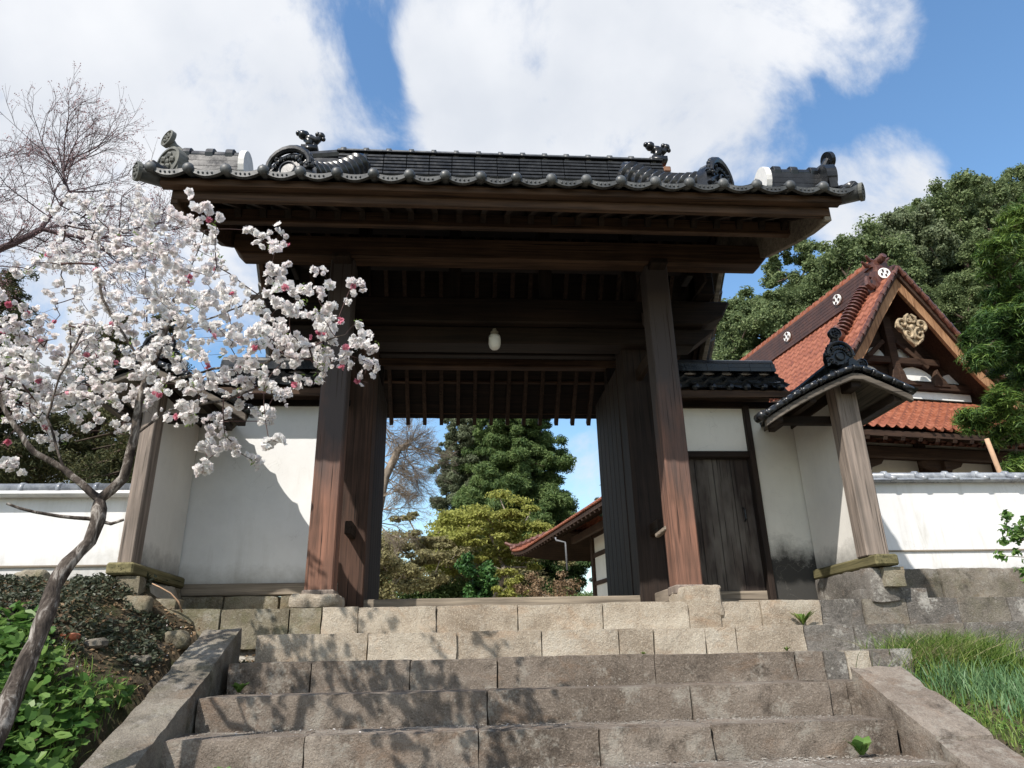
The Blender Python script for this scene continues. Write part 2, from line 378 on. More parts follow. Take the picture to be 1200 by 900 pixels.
def stone_block(mb, x0, x1, y0, y1, z0, z1, seed=0, res=.05, amp=.006, rnd=.007, fn=None):
    """a hewn block: a fine box with worn edges and an uneven face"""
    dims = (x1-x0, y1-y0, z1-z0); ns = [max(2, min(40, int(d/res))) for d in dims]
    idx = {}; vs = []; fs = []
    c = Vector(((x0+x1)/2, (y0+y1)/2, (z0+z1)/2)); h = Vector(dims)/2
    def vert(i, j, k):
        key = (i, j, k)
        if key in idx: return idx[key]
        p = Vector((x0+dims[0]*i/ns[0], y0+dims[1]*j/ns[1], z0+dims[2]*k/ns[2]))
        q = p-c; inner = Vector([max(-h[a]+rnd, min(h[a]-rnd, q[a])) for a in range(3)])
        d = q-inner
        if d.length > 1e-6 and sum(abs(x) > 1e-6 for x in d) > 1: q = inner + d.normalized()*rnd
        p = c+q; sd = Vector((seed*3.7, seed*1.3, 0))
        nn = noise.noise_vector((p+sd)*5)*amp + noise.noise_vector((p+sd)*22)*(amp*.45)
        edge = sum(abs(abs(q[a])-h[a]) < rnd*1.2 for a in range(3))
        if edge >= 2: nn -= d.normalized()*max(0, noise.noise((p+sd)*9))*amp*3 if d.length > 1e-6 else Vector()
        p = p+nn
        if fn: p = fn(p)
        idx[key] = len(vs); vs.append(p); return idx[key]
    for a, (A, B, Cc) in enumerate(((0,1,2),(0,2,1),(1,2,0))):
        for side in (0, ns[Cc]):
            for i in range(ns[A]):
                for j in range(ns[B]):
                    t = []
                    for di, dj in ((0,0),(1,0),(1,1),(0,1)):
                        ijk = [0,0,0]; ijk[A] = i+di; ijk[B] = j+dj; ijk[Cc] = side; t.append(vert(*ijk))
                    fs.append(t)
    return mb.add(vs, fs)
def blocks(name, xs, y0, y1, z0, z1, mat, parent, seed, res=.045, gap=.003, mats=None, jit=.012, **kw):
    rg = random.Random(seed); out = []
    for i in range(len(xs)-1):
        mb = MB(); dy = rg.uniform(-jit, jit); dz = rg.uniform(-.006, .004)
        stone_block(mb, xs[i]+gap/2, xs[i+1]-gap/2, y0+dy, y1, z0, z1+dz, seed*10+i, res, **kw)
        out.append(mb.build(name, mats[i] if mats else mat, parent, smooth=True, sharp=32))
    return out

# leaves: many small rhombic faces in clumps, in numpy
def leaf_cloud(name, clumps, dens, size, mat, parent, seed=0, up=.3, aspect=.6, shell=.55, local=False):
    rs = np.random.RandomState(seed); Ps = []; Ns = []; Ss = []
    for c in clumps:
        cx, cy, cz, rx, ry, rz = c[:6]
        n = max(6, int(dens*(c[6] if len(c) > 6 else 1)))
        d = rs.normal(size=(n, 3)); d /= np.linalg.norm(d, axis=1)[:, None]
        r = (shell + (1-shell)*rs.rand(n))**1.0
        r *= 1 - .35*rs.rand(n)**3
        P = np.array([cx, cy, cz]) + d*r[:, None]*np.array([rx, ry, rz])
        N = d*.7 + rs.normal(size=(n, 3))*.6 + np.array([0, 0, up]); N /= np.linalg.norm(N, axis=1)[:, None]
        Ps.append(P); Ns.append(N); Ss.append(size*(.6+.8*rs.rand(n)))
    P = np.concatenate(Ps); N = np.concatenate(Ns); S = np.concatenate(Ss)[:, None]
    t = np.cross(N, rs.normal(size=N.shape)); t /= np.linalg.norm(t, axis=1)[:, None]; b = np.cross(N, t)
    V = np.stack([P+t*S, P+b*S*aspect+N*S*.15, P-t*S, P-b*S*aspect+N*S*.15], 1).reshape(-1, 3)
    Q = np.arange(len(V)).reshape(-1, 4)
    return npmesh(name, V, Q, mat, parent, local)
def rand_dir(rg):
    v = Vector((rg.gauss(0,1), rg.gauss(0,1), rg.gauss(0,1))); return v.normalized() if v.length > .01 else Vector((0,0,1))
def subclumps(center, rad, n, frac, seed, flat=1., surf=.6):
    """small clumps spread over a bigger crown ellipsoid"""
    rg = random.Random(seed); out = []
    for i in range(n):
        while True:
            d = Vector((rg.gauss(0,1), rg.gauss(0,1), rg.gauss(0,1)))
            if d.length > .1: break
        d.normalize(); r = surf + (1-surf)*rg.random()
        s = frac*rg.uniform(.6, 1.35)
        out.append((center[0]+d.x*rad[0]*r, center[1]+d.y*rad[1]*r, center[2]+d.z*rad[2]*r, rad[0]*s, rad[1]*s, rad[0]*s*flat))
    return out
# branches: join every target to the nearest node of the tree
def grow(mainlimbs, targets, tip=.003, power=.42, seed=0, jitter=.06, seglen=.12, rmax=None, droop=0., curl=.07):
    rg = random.Random(seed)
    pos = []; par = []
    chains = []
    for limb in mainlimbs:
        ids = []
        p0 = Vector(limb[0])
        st = min(range(len(pos)), key=lambda i: (pos[i]-p0).length) if pos else -1
        for k, p in enumerate(limb):
            if k == 0 and st >= 0: ids.append(st); continue
            if ids:
                a = pos[ids[-1]]; b = Vector(p); n = max(1, int((b-a).length/seglen))
                for q in range(1, n+1):
                    pos.append(a.lerp(b, q/n) + (Vector((rg.gauss(0,1), rg.gauss(0,1), rg.gauss(0,1)))*seglen*jitter if q < n else Vector()))
                    par.append(ids[-1]); ids.append(len(pos)-1)
            else: pos.append(Vector(p)); par.append(-1); ids.append(len(pos)-1)
        chains.append(ids)
    root = pos[0]
    arr = np.array([tuple(p) for p in pos])
    tg = sorted([Vector(t) for t in targets], key=lambda t: min((t-Vector(l[-1])).length for l in mainlimbs))
    tips = []
    buf = np.zeros((len(arr)+len(tg)*60, 3)); buf[:len(arr)] = arr; cnt = len(arr)
    for t in tg:
        d = ((buf[:cnt]-np.array(t))**2).sum(1)**.5
        # prefer nodes that lie nearer the root, so twigs run outward
        rd = ((buf[:cnt]-np.array(root))**2).sum(1)**.5
        i = int(np.argmin(d + .25*np.maximum(0, rd-(t-root).length)))
        a = pos[i]; n = max(2, min(40, int((t-a).length/seglen)+1)); ids = [i]
        mid = (a+t)/2 + Vector((rg.gauss(0,1), rg.gauss(0,1), rg.gauss(0,1)))*(t-a).length*curl + Vector((0,0,-droop*(t-a).length))
        for q in range(1, n+1):
            s = q/n; p = a*(1-s)**2 + mid*2*s*(1-s) + t*s*s
            pos.append(p); par.append(ids[-1]); ids.append(len(pos)-1); buf[cnt] = p; cnt += 1
        chains.append(ids); tips.append(len(pos)-1)
    w_ = [0.]*len(pos)
    haschild = [False]*len(pos)
    for i, p in enumerate(par):
        if p >= 0: haschild[p] = True
    for i in range(len(pos)-1, -1, -1):
        if not haschild[i]: w_[i] += 1
        if par[i] >= 0: w_[par[i]] += w_[i]
    rad = [tip*max(1, x)**power for x in w_]
    if rmax: rad = [min(rmax, r) for r in rad]
    return pos, par, rad, chains, tips
def fractal(mb, p, d, ln, r, depth, rg, up=.12, spread=.55, tips=None, shrink=.74):
    """a branch that runs fairly straight, forks and thins to twigs"""
    n = 4; pts = [p]; q = p.copy(); dd = d.copy()
    for i in range(n):
        dd = (dd + rand_dir(rg)*.10 + Vector((0, 0, up*.25))).normalized(); q = q + dd*ln/n; pts.append(q)
    mb.tube(pts, [r*(1-.35*i/n) for i in range(n+1)], 5 if r > .008 else 3, cap=False)
    if depth == 0:
        if tips is not None: tips.append(q)
        return
    for i in range(1, n+1):
        k = 2 if i == n else (1 if rg.random() < .75 else 0)
        for _ in range(k):
            nd = (dd + rand_dir(rg)*spread*1.25).normalized(); nd.z += up*.5; nd.normalize()
            fractal(mb, pts[i], nd, ln*shrink*rg.uniform(.75, 1.1), r*.60, depth-1, rg, up, spread, tips, shrink)
def branches(name, g, mat, parent, n=5, split=None):
    pos, par, rad, chains, tips = g; mb = MB(); mb2 = MB()
    for c in chains:
        r = [rad[i] for i in c]
        if len(r) > 1: r[0] = min(r[0], r[1]*1.25)
        big = split and max(r) > split
        (mb if big or not split else mb2).tube([pos[i] for i in c], r, 8 if big else (4 if max(r) < .006 else n), cap=False)
    o = mb.build(name, mat, parent, smooth=True)
    return o, mb2

# ================================================================== the setting: ground and hill
def sst(x, a=0., b=1.):
    t = max(0., min(1., (x-a)/(b-a))); return t*t*(3-2*t)
def ground_z(x, y):
    nz_ = noise.noise(Vector((x*1.7, y*1.7, 0)))*.05 + noise.noise(Vector((x*6, y*6, 3)))*.02
    stair = max(-2.1, -.33 - .452*(5.87-y) - .33)
    left = max(-2.1, min(.12, -.42 - .452*(5.87-y) + .42*sst(-2.45-x, 0, 1.0) + .1*sst(-3.2-x, 0, 2))) + nz_
    right = max(-2.1, -.66 - .33*(5.8-y)) + nz_*.7
    if y > 6.35:
        if x < -3.0 and y < 7.0: return max(-.13, left)
        return -.13
    if x < -2.55: z = left
    elif x > 2.75: z = right
    else: z = stair
    if 5.95 < y and x > -2.5: z = min(z, -.35)
    return z
def build_ground():
    def axis(lo, hi, st, far):
        a = [lo + st*i for i in range(int((hi-lo)/st)+1)]
        return [-f for f in reversed(far)] + a + far
    xs = axis(-9, 9, .09, [12, 20, 50, 150, 600, 2500]); ys = [-2500, -600, -100, -30, -8, -2] + [i*.09 for i in range(90)] + [8.4, 10, 15, 25, 50, 120, 400, 2500]
    vs = [(x, y, ground_z(x, y)) for y in ys for x in xs]; nx = len(xs)
    fs = [(j*nx+i, j*nx+i+1, (j+1)*nx+i+1, (j+1)*nx+i) for j in range(len(ys)-1) for i in range(nx-1)]
    m = Mat('ground_surface', .95, .1)
    x, y, z = m.sep()
    a = m.noise(3, 8, .7); b = m.noise(30, 5, .7); f = m.math('ADD', m.math('MULTIPLY', a, .6), m.math('MULTIPLY', b, .4))
    so_ = m.ramp(f, [(.35, (.03,.026,.016)), (.5, (.07,.055,.036)), (.65, (.16,.125,.088))])
    so_ = m.mix(m.g(m.noise(2.2, 5, .7), .48, .60, 0, .7), so_, (.035,.05,.018))
    gr = m.ramp(m.noise(16, 6, .7), [(.35, (.10,.085,.065)), (.5, (.22,.20,.165)), (.65, (.42,.40,.36))])
    ya = m.ramp(f, [(.35, (.26,.23,.18)), (.65, (.38,.34,.28))])
    ax = m.math('ABSOLUTE', m.math('ADD', x, -.05))
    c = m.mix(m.math('LESS_THAN', ax, 2.5), so_, gr)
    c = m.mix(m.math('GREATER_THAN', y, 6.36), c, ya); m.color(c)
    m.bump(f, .9, .03)
    me = bpy.data.meshes.new('ground'); me.from_pydata(vs, [], fs); me.shade_smooth(); me.update()
    meta(link('ground', me, m.m), kind='structure')
build_ground()
RIDGE = [(-.2,0),(.12,0),(.24,6),(.34,17),(.42,23),(.55,29),(.68,34),(.87,39),(1.0,41),(1.6,41)]
def hill_z(x, y):
    t = x/max(y, 1)
    h = np.interp(t, [r[0] for r in RIDGE], [r[1] for r in RIDGE])
    return -.5 + h*sst(y, 24, 64) + noise.noise(Vector((x*.06, y*.06, 1)))*1.5
def build_hill():
    xs = [i*3 for i in range(-4, 60)]; ys = [24+i*3 for i in range(32)]
    vs = [(x, y, hill_z(x, y)) for y in ys for x in xs]; nx = len(xs)
    fs = [(j*nx+i, j*nx+i+1, (j+1)*nx+i+1, (j+1)*nx+i) for j in range(len(ys)-1) for i in range(nx-1)]
    me = bpy.data.meshes.new('hill'); me.from_pydata(vs, [], fs); me.shade_smooth(); me.update()
    meta(link('hill', me, HILLG), kind='structure')
build_hill()

# ================================================================== the stone stair
def course(label, y0, y1, z0, z1, xs, mats, seed, **kw):
    t = thing('stone_step', ((xs[0]+xs[-1])/2, (y0+y1)/2, z0), label, 'stone step', 'stone steps up to the gate')
    blocks('block', xs, y0, y1, z0, z1, None, t, seed, mats=mats, **kw)
    return t
B_, T_, G_, C_ = BROWN, TAN, GREYST, CURB
course('topmost stone step under the gate sill, pale in the middle, dark at its right', 6.25, 6.75, -.42, -.10,
       [-3.02,-2.42,-1.87,-1.61,-1.31,-.67,.01,.73,1.47,1.75,2.11,2.64,3.03,3.42,3.89,4.36,4.93,5.6,6.3,7.1],
       [YELST,YELST,YELST,TAN,TAN,TAN,TAN,TAN,TAN,TAN,TAN,G_,C_,G_,C_,G_,G_,C_,G_], 1)
course('second stone step from the top, tan granite ending in dark lichened blocks', 5.87, 6.3, -.62, -.325,
       [-2.02,-1.18,-.5,.16,.77,1.05,1.47,1.72,2.29,2.7,3.13,3.64,4.16,4.8,5.5,6.3], [T_]*8+[G_,G_,C_,G_,C_,C_,G_], 2)
course('third stone step from the top, brown, with a square block at its right end', 5.5, 5.93, -.82, -.522,
       [-2.09,-1.52,-.83,-.21,.94,2.01,2.23,2.4,2.59,2.92], [B_,B_,B_,B_,B_,B_,G_,T_,G_], 3)
course('fourth stone step from the top, long brown block at its left end', 5.05, 5.5, -1.02, -.718, [-2.13,-.30,1.05,2.0,2.14,2.56], [B_]*5, 4)
course('fifth stone step from the top, with a weed growing at its right end', 4.6, 5.02, -1.24, -.925, [-2.19,-1.36,-.37,.34,1.02,2.17], [B_]*5, 5)
course('lowest stone step in view at the very bottom of the stair', 4.15, 4.56, -1.44, -1.115, [-2.2,-1.5,-.4,.7,1.5,2.2], [B_]*5, 6)
for k in range(4):
    y = 3.7-.45*k; course('worn stone step below the bottom edge of the picture', y, y+.41, -1.65-.2*k, -1.32-.2*k, [-2.2,-1.1,.1,1.2,2.2], [B_]*4, 7+k, res=.1)
def curb(label, xa, xb, ys, seed, mat, drop=.33):
    t = thing('stone_curb', ((xa+xb)/2, ys[0], -.9), label, 'stone curb', 'sloping curbs of the stone steps')
    for i in range(len(ys)-1):
        mb = MB(); a, b = ys[i], ys[i+1]
        def fn(p, a=a, b=b):
            return Vector((p.x, p.y, p.z - .33 - .452*(5.87-p.y) + .045 - .012*(i % 2)))
        stone_block(mb, xa, xb, b+.004, a-.004, -drop, 0, seed+i, .05, .010, .012, fn); mb.build('slab', mat, t, smooth=True, sharp=32)
    return t
curb('grey stone curb sloping down the left edge of the steps beside leafy plants', -2.42, -2.14, [5.93, 5.32, 4.93, 3.9, 3.0, 2.2], 40, CURB)
curb('brown stone curb sloping down the right edge of the steps beside the grass', 2.20, 2.57, [5.12, 4.30, 3.7, 2.9, 2.2], 50, BROWN, .36)
# base stone under the right post stands proud
def base_stone(x0, x1, y0, y1, z0, z1, label, seed, mat=TAN):
    mb = MB(); stone_block(mb, x0, x1, y0, y1, z0, z1, seed, .03, .012, .03)
    o = mb.build('base_stone', mat, smooth=True, sharp=32); return meta(o, label, 'base stone', 'base stones under the gate posts')
base_stone(1.46, 1.79, 6.24, 6.80, -.25, .035, 'tan base stone under the right front gate post', 61)
base_stone(-1.90, -1.50, 6.31, 6.80, -.098, .02, 'worn base stone under the left front gate post', 62)

# ================================================================== the gate
ROOF_E, RIDGE_Y = 5.02, 7.4
def roof_z(y):               # top of the roofing boards
    d = (y-ROOF_E) if y <= RIDGE_Y else (2*RIDGE_Y-y-ROOF_E)
    z = 3.20 + .40*d + .08*d*d
    if y > RIDGE_Y: z -= .40*(y-RIDGE_Y)
    return z
X0, X1 = -2.86, 2.76         # bargeboards
GX = .0
def tiled(P, Nf, U0, U1, ncol, nrow, amp, step, name, mat, parent, sub=6, local=False, kind='wave', extra=None):
    """P(u,v) with v from 0 at the eave to 1 at the ridge; each course of tiles overlaps the one below"""
    if kind == 'wave': prof = [(-math.sin(PI*c/sub))*amp + (amp*.9 if c in (0, sub) else 0) for c in range(sub)]
    else: prof = [(amp*math.sqrt(max(0, 1-((c/sub-.5)/.28)**2))) if abs(c/sub-.5) < .28 else 0 for c in range(sub)]
    nu = ncol*sub; rows = []
    for k in range(nrow):
        for fr, st in ((0., step), (.97, .0)):
            row = []
            v = (k+fr)/nrow
            for i in range(nu+1):
                u = U0 + (U1-U0)*i/nu; p = P(u, v); n = Nf(u, v); row.append(p + n*(prof[i % sub] + st))
            rows.append(row)
    V = np.array([tuple(p) for r in rows for p in r]); m = nu+1
    Q = [(j*m+i, j*m+i+1, (j+1)*m+i+1, (j+1)*m+i) for j in range(len(rows)-1) for i in range(nu)]
    return npmesh(name, V, np.array(Q), mat, parent, local, smooth=False)

def roundel(mb, c, d, r, thick, n=20, star=True):
    """disc with a raised rim and a small flower, facing along d"""
    c = Vector(c); d = Vector(d).normalized(); q = d.to_track_quat('Z', 'Y')
    P = lambda a, rr, h: c + q @ Vector((rr*math.cos(a), rr*math.sin(a), h))
    rings = [[P(2*PI*k/n, rr, h) for k in range(n)] for rr, h in ((r, -thick), (r, 0), (r*.84, .004), (r*.80, -.010), (r*.05, -.010))]
    mb.loft(rings)
    if star:
        for k in range(5):
            a = 2*PI*k/5; mb.sphere(P(a, r*.42, -.006), r*.22, 6, 4, (1, 1, 1))
        mb.sphere(P(0, 0, -.006), r*.16, 6, 4)
def onigawara(mb, c, d, s):
    """ridge end tile: a roundel under a hood with curls at both sides"""
    c = Vector(c); d = Vector(d).normalized(); q = d.to_track_quat('Z', 'Y')
    W = lambda x, y, z=0: c + q @ Vector((x*s, y*s, z*s))
    # body plate
    pl = [(-.44,-.3),(.44,-.3),(.47,0),(.42,.24),(.26,.43),(0,.52),(-.26,.43),(-.42,.24),(-.47,0)]
    mb.loft([[W(x, y, -.22) for x, y in pl], [W(x, y, 0) for x, y in pl], [W(x*.85, y*.85, .07) for x, y in pl]])
    roundel(mb, W(0, .03, .14), d, .17*s, .1*s, 16, False)
    for sg in (-1, 1):
        for (x, y, rr, t) in ((.34,-.18,.13,.07),(.40,.08,.11,.06),(.25,.30,.10,.05),(.18,-.25,.09,.05)):
            pts = [W(sg*(x + rr*(1-a*.12)*math.cos(a*1.1)), y + rr*(1-a*.12)*math.sin(a*1.1), .05+.06*a/5) for a in [.35*i for i in range(18)]]
            mb.tube(pts, [t*.8*s*(1-.035*i) for i in range(18)], 8)
            mb.sphere(W(sg*x, y, .12), rr*.38*s, 8, 6)
    hood = [W(.44*math.cos(a), .10+.42*math.sin(a), .10) for a in [PI*k/10 for k in range(11)]]
    mb.tube(hood, [.05*s+.03*s*math.sin(PI*k/10) for k in range(11)], 8)
    for k in range(13):
        a = PI*k/12; mb.sphere(W(.47*math.cos(a), .08+.47*math.sin(a), .06), .062*s, 8, 6)
    for k in range(9):
        a = PI*(.1+.8*k/8); mb.sphere(W(.29*math.cos(a), .03+.29*math.sin(a), .10), .05*s, 7, 5)
def descending_ridge(mb, p0, p1, r, nr=11, sag=.1):
    """from the upper end p0 to the lower end p1, a stack of tiles with ribs across"""
    p0 = Vector(p0); p1 = Vector(p1); n = nr
    pts = [p0.lerp(p1, i/n) - Vector((0, 0, sag*math.sin(PI*i/n))) for i in range(n+1)]
    for dz, rr in ((0, r), (r*.9, r*.62)): mb.tube([p+Vector((0, 0, dz)) for p in pts], rr, 8)
    for i in range(1, n): mb.tube([pts[i]-(p1-p0).normalized()*.012+Vector((0,0,r*.4)), pts[i]+(p1-p0).normalized()*.016+Vector((0,0,r*.4))], r*1.25, 12)

def build_gate():
    t = thing('temple_gate', (0, 6.9, 0), 'large dark timber temple gate with black tiled roof at the top of the stone steps', 'temple gate')
    # front posts, sunlit red-brown at the foot
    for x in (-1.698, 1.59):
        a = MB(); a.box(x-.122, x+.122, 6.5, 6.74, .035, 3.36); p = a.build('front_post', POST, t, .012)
        a = MB(); a.box(x-.138, x+.138, 6.485, 6.76, -.02, .062); a.build('post_shoe', GREYPOST, p, .012)
    # foot ties running back from the posts
    for x in (-1.66, 1.545):
        a = MB(); a.box(x-.07, x+.07, 6.80, 7.33, -.06, .06); a.build('foot_tie', GREYY, t, .01)
    for x in (-1.55, 1.50):
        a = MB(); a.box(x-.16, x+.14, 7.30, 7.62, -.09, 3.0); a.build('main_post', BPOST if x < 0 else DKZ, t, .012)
    for x in (-1.55, 1.52):
        a = MB(); a.box(x-.09, x+.09, 8.54, 8.72, -.1, 3.02); a.build('rear_post', DKZ, t, .01)
        for z in (.62, 2.35):
            a = MB(); a.box(x-.035, x+.035, 6.76 if z > 2 else 7.0, 8.8, z, z+.13); a.build('through_tie', DKY, t, .008)
    # doors folded back, vertical boards
    for x, s in ((-1.455, 1), (1.36, -1)):
        a = MB()
        for k in range(6): y = 7.62+k*.218; a.box(x-.028, x+.028, y, y+.212, .06, 2.62)
        for z in (.15, .85, 1.6, 2.35): a.box(x-.05*s-.03, x-.05*s+.03, 7.63, 8.92, z, z+.12)
        d = a.build('door_leaf', DKZ, t, .006)
        # boarded side wall between main post and rear post, outside the leaf
        a = MB()
        for k in range(5): y = 7.62+k*.226; a.box(x-.20*s-.012, x-.20*s+.012, y, y+.222, .0, 2.9)
        a.build('side_boarding', DKZ, t, .004)
    # small strut at the right post
    a = MB(); a.beam((1.48, 6.66, .60), (1.43, 6.86, .555), .045, .04); a.build('short_strut', GREYY, t, .006)
    a = MB(); a.box(-1.45, 1.40, 7.36, 7.54, -.12, .045); a.build('sill', GREYX, t, .01)
    # head beams
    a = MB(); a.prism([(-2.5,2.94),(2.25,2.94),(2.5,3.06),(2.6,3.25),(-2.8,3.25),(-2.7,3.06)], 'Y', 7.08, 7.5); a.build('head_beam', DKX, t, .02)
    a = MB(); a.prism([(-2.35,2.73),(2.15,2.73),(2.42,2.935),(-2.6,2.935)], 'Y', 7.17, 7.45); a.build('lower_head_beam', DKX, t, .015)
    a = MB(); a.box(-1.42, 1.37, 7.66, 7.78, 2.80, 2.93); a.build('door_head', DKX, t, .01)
    # eave beam on the front posts
    a = MB(); a.prism([(-2.72,3.365),(2.72,3.365),(2.80,3.45),(2.80,3.60),(-2.80,3.60),(-2.80,3.45)], 'Y', 6.45, 6.66); a.build('eave_beam', EAVEX, t, .008)
    for x in (-1.698, 1.59):
        a = MB(); a.prism([(6.36, 3.30),(6.80, 3.30),(7.3,3.16),(7.3,3.34),(6.36,3.362)], 'X', x-.09, x+.09); a.build('bracket_arm', DKY, t, .008)
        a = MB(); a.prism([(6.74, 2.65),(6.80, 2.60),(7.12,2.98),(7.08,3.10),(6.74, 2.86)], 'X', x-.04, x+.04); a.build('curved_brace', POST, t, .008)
    a = MB(); a.box(-2.5, 2.42, 8.54, 8.68, 3.02, 3.13); a.build('rear_beam', EAVEX, t, .008)
    # stub beams and boarding up to the roof, at both ends
    for s, xx in ((-1, -2.34), (1, 2.16)):
        a = MB(); a.box(min(xx, xx+.03*s), max(xx, xx+.03*s), 6.66, 8.3, 3.26, 3.50); a.build('gable_boarding', DKZ, t)
        a = MB(); a.box(*sorted((xx, xx+.30*s)), 7.15, 7.43, 3.62, 3.85); a.build('purlin_end', DKX, t, .01)
        a = MB(); a.box(*sorted((xx, xx+.22*s)), 6.95, 7.15, 3.26, 3.5); a.build('purlin_end', DKX, t, .01)
    a = MB(); a.box(-2.5, 2.42, 7.2, 7.4, 3.75, 3.98); a.build('purlin', DKX, t, .01)
    a = MB(); a.box(-2.7, 2.6, 7.3, 7.5, 4.30, 4.5); a.build('purlin', DKX, t, .01)
    for x in (-1.6, -.55, .5, 1.5):
        a = MB(); a.box(x-.07, x+.07, 7.22, 7.36, 3.25, 4.3); a.build('king_strut', DKZ, t, .01)
    # ---- rafters: base rafters, flying rafters, rear rafters
    n = 25
    for i in range(n):
        x = X0+.09 + (X1-X0-.18)*i/(n-1)
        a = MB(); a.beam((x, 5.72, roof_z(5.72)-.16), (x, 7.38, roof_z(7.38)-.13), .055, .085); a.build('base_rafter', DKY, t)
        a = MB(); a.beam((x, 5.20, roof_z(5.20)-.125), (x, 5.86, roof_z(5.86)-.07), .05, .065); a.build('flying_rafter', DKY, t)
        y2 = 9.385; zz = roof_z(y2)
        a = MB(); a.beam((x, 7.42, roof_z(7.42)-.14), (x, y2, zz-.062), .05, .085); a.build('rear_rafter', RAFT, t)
    # roof boards as a curved sheet with thickness
    def sheet(ya, yb, dz0, dz1, x0, x1, nseg=14):
        a = MB(); top = []; bot = []
        for i in range(nseg+1):
            y = ya+(yb-ya)*i/nseg; top.append((y, roof_z(y)+dz1)); bot.append((y, roof_z(y)+dz0))
        a.prism(top + bot[::-1], 'X', x0, x1); return a
    sheet(5.06, 7.4, -.045, -.01, X0+.02, X1-.02).build('roof_boards', DKX, t)
    sheet(7.4, 9.36, -.012, .02, X0+.02, X1-.02).build('roof_boards', DKX, t)
    # front eave boards
    a = MB(); a.box(X0-.10, X1+.10, 5.045, 5.13, 3.155, 3.225); a.build('upper_eave_board', EAVEX, t, .006)
    a = MB(); a.box(X0-.02, X1+.02, 5.13, 5.185, 3.075, 3.17); a.build('eave_board', EAVEX, t, .006)
    a = MB(); a.box(X0, X1, 5.76, 5.83, roof_z(5.8)-.27, roof_z(5.8)-.13); a.build('rafter_board', EAVEX, t, .006)
    a = MB(); a.box(X0, X1, 9.30, 9.345, roof_z(9.3)-.02, roof_z(9.3)+.03); a.build('rear_eave_board', EAVEX, t, .004)
    a = MB(); a.box(X0, X1, 8.9, 8.98, roof_z(8.94)-.035, roof_z(8.94)-.008); a.build('rear_batten', EAVEX, t, .004)
    # bargeboards
    for x in (X0-.03, X1-.03):
        top = []; bot = []
        for i in range(15):
            y = 5.14+(9.4-5.14)*i/14; top.append((y, roof_z(y)+.02))
            bot.append((y, float(np.interp(y, [5.14, 5.3, 5.8, 6.45, 7.0, 7.4, 8.0, 9.4], [3.03, 3.045, 3.20, 3.425, 3.78, 4.10, 3.55, roof_z(9.4)-.10]))))
        a = MB(); a.prism(top+bot[::-1], 'X', x, x+.06); a.build('bargeboard', EAVEX if x < 0 else GREYX, t, .006)
    # ---- tiles
    tx0, tx1 = -3.02, 2.96; nc = 20
    def nrm(u, v):
        y = ROOF_E+(RIDGE_Y-ROOF_E)*v; g = (roof_z(y+.01)-roof_z(y-.01))/.02; return Vector((0, -g, 1)).normalized()
    def Pf(u, v):
        y = 4.98+(RIDGE_Y-4.98)*v; return Vector((u, y, roof_z(y)+.075))
    tiled(Pf, nrm, tx0, tx1, nc, 11, .035, .03, 'roof_tiles', EAVET, t, 8)
    def Pb(u, v):
        y = 9.42+(RIDGE_Y-9.42)*v; return Vector((u, y, roof_z(y)+.06))
    tiled(Pb, lambda u, v: Vector((0, .4, 1)).normalized(), tx0, tx1, nc, 9, .035, .03, 'roof_tiles', BLACKT, t, 6)
    a = MB(); b = MB(); wd = (tx1-tx0)/nc
    for k in range(nc):
        x = tx0+wd*k; m_ = 10; up = []; lo = []
        for i in range(m_+1):
            c = i/m_; s_ = math.sin(PI*c); up.append((x+wd*c, 3.272-.030*s_)); lo.append((x+wd*c, 3.248-.060*s_))
        a.prism(up+lo[::-1], 'Y', 4.965, 5.0)
        for c in (.3, .42, .54, .66): a.sphere((x+wd*c, 4.963, 3.24-.022*math.sin(PI*c)), .010, 5, 4)
        b = MB(); b.sphere((x+.005, 4.965, 3.262), .047, 12, 8, (1, .75, 1)); b.tube([(x+.005, 4.98, 3.262), (x+.005, 5.15, 3.31)], .04, 8); b.build('eave_tile_knob', EAVET, t, smooth=True)
    a.build('eave_tile_faces', EAVET, t)
    # verge tiles down both sides
    for x in (tx0, tx1):
        a = MB(); pts = []
        for i in range(13):
            y = 5.0+(7.4-5.0)*i/12; pts.append((x, y, roof_z(y)+.10))
        a.tube(pts, .055, 10)
        for p in pts[1:]: a.tube([Vector(p)-Vector((0,.03,.012)), Vector(p)+Vector((0,.03,.012))], .066, 12)
        a.build('verge_tiles', BLACKT, t, smooth=True)
    # corner cylinders
    for x, s in ((-2.93, -1), (2.83, 1)):
        a = MB(); c = Vector((x+s*.20, 4.99, 3.235)); e = Vector((x-s*.05, 5.20, 3.28)); a.tube([e, c], .072, 14)
        o = a.build('corner_tile', EAVET, t, smooth=True)
        a = MB(); roundel(a, c+(c-e).normalized()*.006, c-e, .082, .03); a.build('tile_roundel', LICHT, o)
    # short ridges above the two eave corners
    for s in (-1, 1):
        xo, xi = (-2.96, -2.40) if s < 0 else (2.86, 2.32)
        y = 5.30; z = roof_z(y)+.10
        a = MB()
        for k, (dz, rr) in enumerate(((.02, .10), (.09, .085), (.16, .068))):
            a.box(min(xo, xi), max(xo, xi), y-rr, y+rr, z+dz-.03, z+dz+.035)
        a.tube([(xo, y, z+.21), (xi, y, z+.20)], .062, 12)
        for f_ in (.15, .5, .8): xx = xo+(xi-xo)*f_; a.tube([(xx-.035, y, z+.215), (xx+.035, y, z+.215)], .078, 12)
        o = a.build('corner_ridge', BLACKT, t, .006)
        a = MB(); d = Vector((-.62, -1, 0)) if s < 0 else Vector((1, -.15, 0))
        pl = [(.15*math.cos(q), .16*math.sin(q)) for q in [2*PI*k/20 for k in range(20)]]
